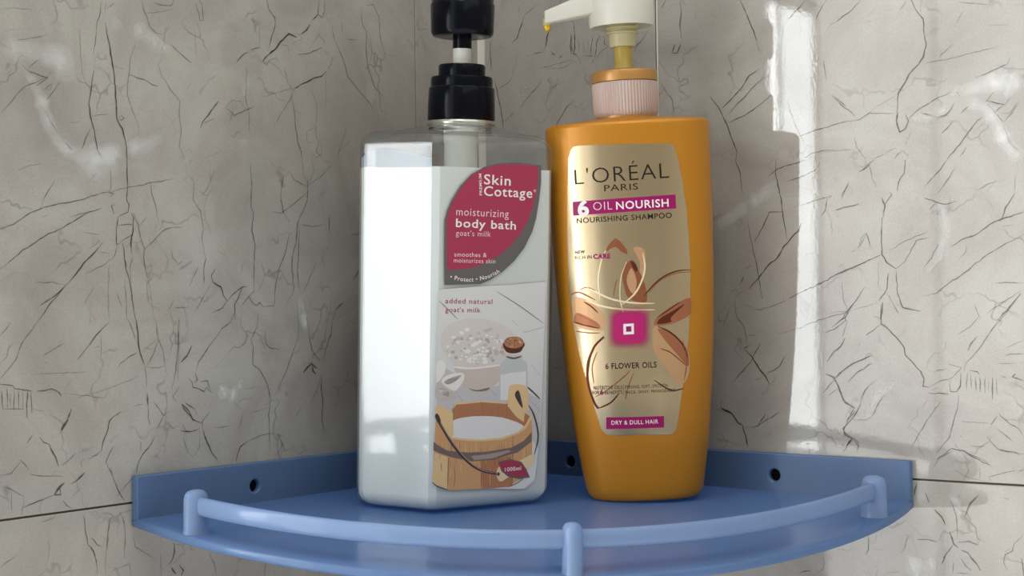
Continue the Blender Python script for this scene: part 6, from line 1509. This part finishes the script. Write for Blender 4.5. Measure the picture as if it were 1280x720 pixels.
LABEL = [(-2.81, 18.091), (-2.678, 18.222), (-2.386, 18.26), (-0.117, 18.179), (2.081, 18.101), (2.278, 18.045), (2.391, 17.899), (2.527, 17.412), (2.708, 16.198), (2.837, 14.742), (2.882, 13.206), (2.883, 11.589), (2.801, 10.338), (2.684, 8.764), (2.553, 7.756), (2.373, 6.547), (2.162, 5.542), (1.917, 4.249), (1.788, 3.685), (1.616, 3.471), (1.391, 3.424), (-0.061, 3.475), (-1.567, 3.477), (-1.81, 3.562), (-2.004, 3.791), (-2.143, 4.286), (-2.484, 5.647), (-2.957, 7.707), (-3.232, 9.6), (-3.326, 10.996), (-3.254, 13.406), (-3.114, 15.964), (-2.98, 17.659)]
def sh_place(u, v_, lay):
    y = sh_front(u, v_)
    h = .02; dy = (sh_front(u+h, v_)-sh_front(u-h, v_))/(2*h); L = math.hypot(dy, 1)
    off = .012+.006*lay
    return (u+dy/L*off, y-off/L, v_)
bm = bmesh.new()
vs = [bm.verts.new((a, b, 0)) for a, b in LABEL]
V2, F2 = poly_shape(LABEL, 0)
for t in F2:
    try: bm.faces.new([vs[i] for i in t])
    except ValueError: pass
for ax, rg in (((1, 0, 0), [x*.2 for x in range(-17, 18)]), ((0, 1, 0), [y*.6 for y in range(5, 32)])):
    for u in rg: bmesh.ops.bisect_plane(bm, geom=bm.verts[:]+bm.edges[:]+bm.faces[:], plane_co=(u*ax[0], u*ax[1], 0), plane_no=ax)
bm.normal_update()
for fc in bm.faces:
    if fc.normal.z < 0: fc.normal_flip()
V = [sh_place(q.co.x, q.co.y, 0) for q in bm.verts]; bm.verts.index_update()
Fc = [tuple(q.index for q in fc.verts) for fc in bm.faces]; bm.free()
lo = link('label', V, Fc, M['foil'], sham, smooth=True)
prints([
('lettering', 'text', 'ink', 3, [(-2.693, 16.301), (2.052, 16.371)], ("L'ORÉAL", 0.752, -0.012)),
('lettering', 'text', 'ink', 3, [(-1.224, 15.874), (0.475, 15.876)], ('PARIS', 0.313, 0)),
('banner','poly','magenta',2,[(-2.865,15.444),(2.328,15.523),(2.318,14.823),(-2.878,14.738)],0),
('lettering', 'text', 'printwhite', 3, [(-2.624, 14.723), (-2.043, 14.725)], ('6', 0.777, 0.04)),
('lettering', 'text', 'printwhite', 3, [(-1.819, 14.947), (-0.863, 14.942)], ('OIL', 0.401, -0.02)),
('lettering', 'text', 'printwhite', 3, [(-0.666, 14.931), (1.957, 14.939)], ('NOURISH', 0.388, 0.012)),
('lettering', 'text', 'ink', 3, [(-2.707, 14.343), (2.088, 14.367)], ('NOURISHING SHAMPOO', 0.263, 0.008)),
('lettering', 'text', 'ink', 3, [(-2.88, 12.799), (-2.37, 12.812)], ('NEW', 0.163, 0.02)),
('lettering', 'text', 'ink', 3, [(-2.895, 12.514), (-2.045, 12.523)], ('RICH IN', 0.175, 0)),
('lettering', 'text', 'magenta', 3, [(-1.959, 12.507), (-1.087, 12.501)], ('CARE', 0.238, 0.045)),
('lettering', 'text', 'ink', 3, [(-1.627, 6.893), (0.953, 6.871)], ('6 FLOWER OILS', 0.29, 0.014)),
('lettering', 'text', 'ink', 3, [(-2.284, 5.849), (-0.833, 5.847)], ('NUTRITIVE OILS', 0.188, 0)),
('lettering', 'text', 'ink', 3, [(-2.35, 5.608), (-2.02, 5.623)], ('FOR', 0.171, 0)),
('lettering', 'text', 'magenta', 3, [(-1.971, 5.587), (-1.781, 5.602)], ('6', 0.256, 0.04)),
('lettering', 'text', 'ink', 3, [(-1.73, 5.601), (-0.845, 5.609)], ('BENEFITS', 0.171, 0)),
('lettering','line','ink',3,[(-0.753,6.081),(-0.773,5.538)],0.033),
('lettering', 'text', 'ink', 3, [(-0.697, 5.859), (1.489, 5.858)], ('STRONG, SOFT, SMOOTH,', 0.154, 0)),
('lettering', 'text', 'ink', 3, [(-0.711, 5.587), (1.846, 5.598)], ('THICK, SHINY, MANAGEABLE.', 0.154, 0)),
('banner','poly','magenta',2,[(-1.725,4.42),(1.197,4.376),(1.168,3.799),(-1.758,3.818)],0),
('lettering', 'text', 'printwhite', 3, [(-1.472, 4.038), (0.893, 4.018)], ('DRY & DULL HAIR', 0.205, 0.006)),
('flower_print','poly','petalbrown',1,[(-1.278,12.998),(-1.037,13.3),(-0.803,13.489),(-0.617,13.39),(-0.249,12.911),(-0.219,12.629),(-0.535,12.803),(-0.78,13.062),(-1.088,12.966),(-1.241,12.828)],0),
('flower_print','poly','petalpale',1,[(0.088,12.95),(0.424,12.977),(0.657,12.73),(0.648,12.114),(0.458,11.452),(0.151,10.906),(-0.022,10.802),(0.258,11.462),(0.381,12.128),(0.237,12.584)],1),
('flower_print','poly','petalbrown',1.2,[(-0.033,12.34),(0.161,12.195),(0.278,11.853),(0.508,11.337),(0.658,10.545),(0.562,10.19),(0.118,10.235),(-0.318,10.48),(-0.479,11.05),(-0.537,11.67),(-0.31,12.163)],1),
('flower_print','poly','petalpale',1.4,[(-0.098,11.929),(0.049,11.753),(0.168,11.242),(0.028,10.688),(-0.189,10.811),(-0.328,11.379)],1),
('flower_print','poly','petaldark',1.5,[(-0.078,12.32),(0.158,12.139),(0.255,11.854),(0.138,11.748),(-0.045,12.094)],1),
('flower_print','poly','petalmid',1.1,[(2.797,10.255),(2.287,10.118),(1.773,9.867),(1.197,9.506),(0.958,9.182),(1.025,8.975),(1.786,9.024),(2.355,9.237),(2.795,9.523)],1),
('flower_print','poly','petaldark',1.3,[(2.504,9.992),(1.817,9.64),(1.244,9.335),(1.119,9.061),(1.792,9.136),(1.803,9.36)],1),
('flower_print','poly','petalpale',1,[(0.949,9.013),(1.548,8.722),(2.193,8.21),(2.601,7.391),(2.528,6.377),(2.082,5.957),(1.346,6.906),(0.834,7.836)],1),
('flower_print','poly','petalmid',1.2,[(1.108,8.836),(1.764,8.574),(2.402,7.913),(2.573,7.28),(2.517,6.831),(2.042,7.429),(1.414,8.257)],1),
('flower_print','poly','petalpale',1,[(-3.106,10.594),(-2.301,10.398),(-1.651,9.752),(-1.579,8.959),(-2.155,8.865),(-3.011,9.113),(-3.126,9.798)],1),
('flower_print','poly','petalmid',1.2,[(-2.972,9.796),(-2.347,9.55),(-1.851,9.195),(-1.863,8.969),(-2.596,9.218),(-3.104,9.343)],1),
('flower_print','line','petaldark',1.7,[(2.902,11.7),(2.253,11.681),(1.63,11.48),(1.112,11.138),(0.759,10.786),(0.466,10.498)],0.074),
('flower_print','line','petalbrown',1.7,[(2.874,11.589),(2.135,11.564),(1.339,11.238),(0.753,10.652)],0.049),
('flower_print','line','petalbrown',1.7,[(-3.216,10.734),(-2.916,10.838),(-2.627,10.783),(-1.957,10.418)],0.082),
('flower_print','line','petaldark',1.7,[(-2.557,10.351),(-2.202,10.112),(-1.855,9.76)],0.074),
('flower_print','line','petalbrown',1.7,[(-2.975,9.772),(-2.465,9.498),(-1.909,9.174)],0.061),
('flower_print','line','petaldark',1.7,[(-3.175,9.344),(-2.6,9.161),(-1.829,8.967)],0.074),
('flower_print','line','petalbrown',1.7,[(-3.061,8.863),(-2.39,8.759),(-1.818,8.741)],0.061),
('flower_print','line','petalbrown',1.7,[(-2.794,10.925),(-2.38,11.079),(-1.932,10.891)],0.049),
('flower_print','line','petaldark',1.7,[(1.113,8.948),(1.764,8.574),(2.293,7.977),(2.539,7.281)],0.082),
('flower_print','line','petaldark',1.7,[(1.136,9.397),(1.711,9.759),(2.287,10.118)],0.061),
('flower_print','line','petaldark',1.7,[(1.168,7.818),(1.714,7.563),(2.461,6.835)],0.045),
('flower_print','line','petaldark',1.7,[(-1.625,8.531),(-2.08,8.126),(-2.36,7.621),(-2.507,7.055),(-2.615,6.371)],0.107),
('flower_print','line','goldlight',1.7,[(-2.378,11.113),(-1.714,10.713),(-1.052,10.402),(-0.053,10.187),(1.004,10.111)],0.09),
('flower_print','line','goldlight',1.7,[(-2.417,10.402),(-1.521,10.062),(-0.405,9.866),(0.988,9.786)],0.09),
('flower_print','line','goldlight',1.7,[(-1.729,10.432),(-1.766,11.448),(-1.572,12.339),(-1.317,12.888)],0.074),
('flower_print','line','goldlight',1.7,[(0.543,12.68),(0.62,12.004),(0.453,11.34),(0.026,10.632),(-0.673,10.104)],0.09),
('flower_print','line','goldlight',1.7,[(-0.282,12.274),(-0.602,11.505),(-0.71,10.499),(-0.582,9.705),(-0.459,9.25)],0.049),
('flower_print','line','petalbrown',1.7,[(-1.046,10.514),(-0.899,11.182),(-0.753,11.4)],0.053),
('flower_print','line','petaldark',1.7,[(-2.166,8.015),(-2.522,7.203),(-2.561,6.177),(-2.319,5.231),(-2.113,4.886)],0.115),
('flower_print','line','petaldark',1.7,[(-2.113,4.886),(-1.463,5.167),(-1.014,5.631)],0.082),
('flower_print','line','petalbrown',1.7,[(-2.218,5.488),(-1.598,5.82),(-0.716,6.471),(-0.361,6.797)],0.057),
('flower_print','line','petalmid',1.7,[(-2.007,7.789),(-2.306,7.028),(-2.266,6.174)],0.066),
('flower_print','line','petaldark',1.7,[(0.787,6.236),(1.598,5.682),(2.272,5.72)],0.066),
('flower_print','line','petalbrown',1.7,[(-0.198,6.704),(-0.583,5.785),(-0.693,5.28)],0.053),
('flower_print','line','petalbrown',1.7,[(2.309,8.18),(2.477,7.151),(2.293,6.145)],0.053),
('flower_print','poly','printwhite',2.4,[(-0.61,9.144),(-0.083,9.154),(-0.1,8.613),(-0.627,8.604)],0),
('flower_print','poly','magenta',2.6,[(-0.483,9.014),(-0.213,9.019),(-0.216,8.743),(-0.485,8.744)],0)], lo, sh_place, True)
# magenta square with soft edges in the middle of the flower
G = [(-0.317, 8.962), (0.801, 8.942), (-0.26, 10.084)]
V, Fc, Fd = [], [], []
NG = 24
for i in range(NG+1):
    for j in range(NG+1):
        a = -1+2*i/NG; b = -1+2*j/NG
        u = G[0][0]+(G[1][0]-G[0][0])*a+(G[2][0]-G[0][0])*b; v_ = G[0][1]+(G[1][1]-G[0][1])*a+(G[2][1]-G[0][1])*b
        V.append(sh_place(u, v_, 2.1)); d = (abs(a)**5+abs(b)**5)**.2
        Fd.append(min(.96, max(0, (1.0-d)/.4)**1.2*(1 if b < .5 else max(.0, 1-(b-.5)*1.2))))
for i in range(NG):
    for j in range(NG):
        a = i*(NG+1)+j; Fc.append((a, a+NG+1, a+NG+2, a+1))
link('magenta_square_print', V, Fc, M['glow'], lo, fade=Fd)
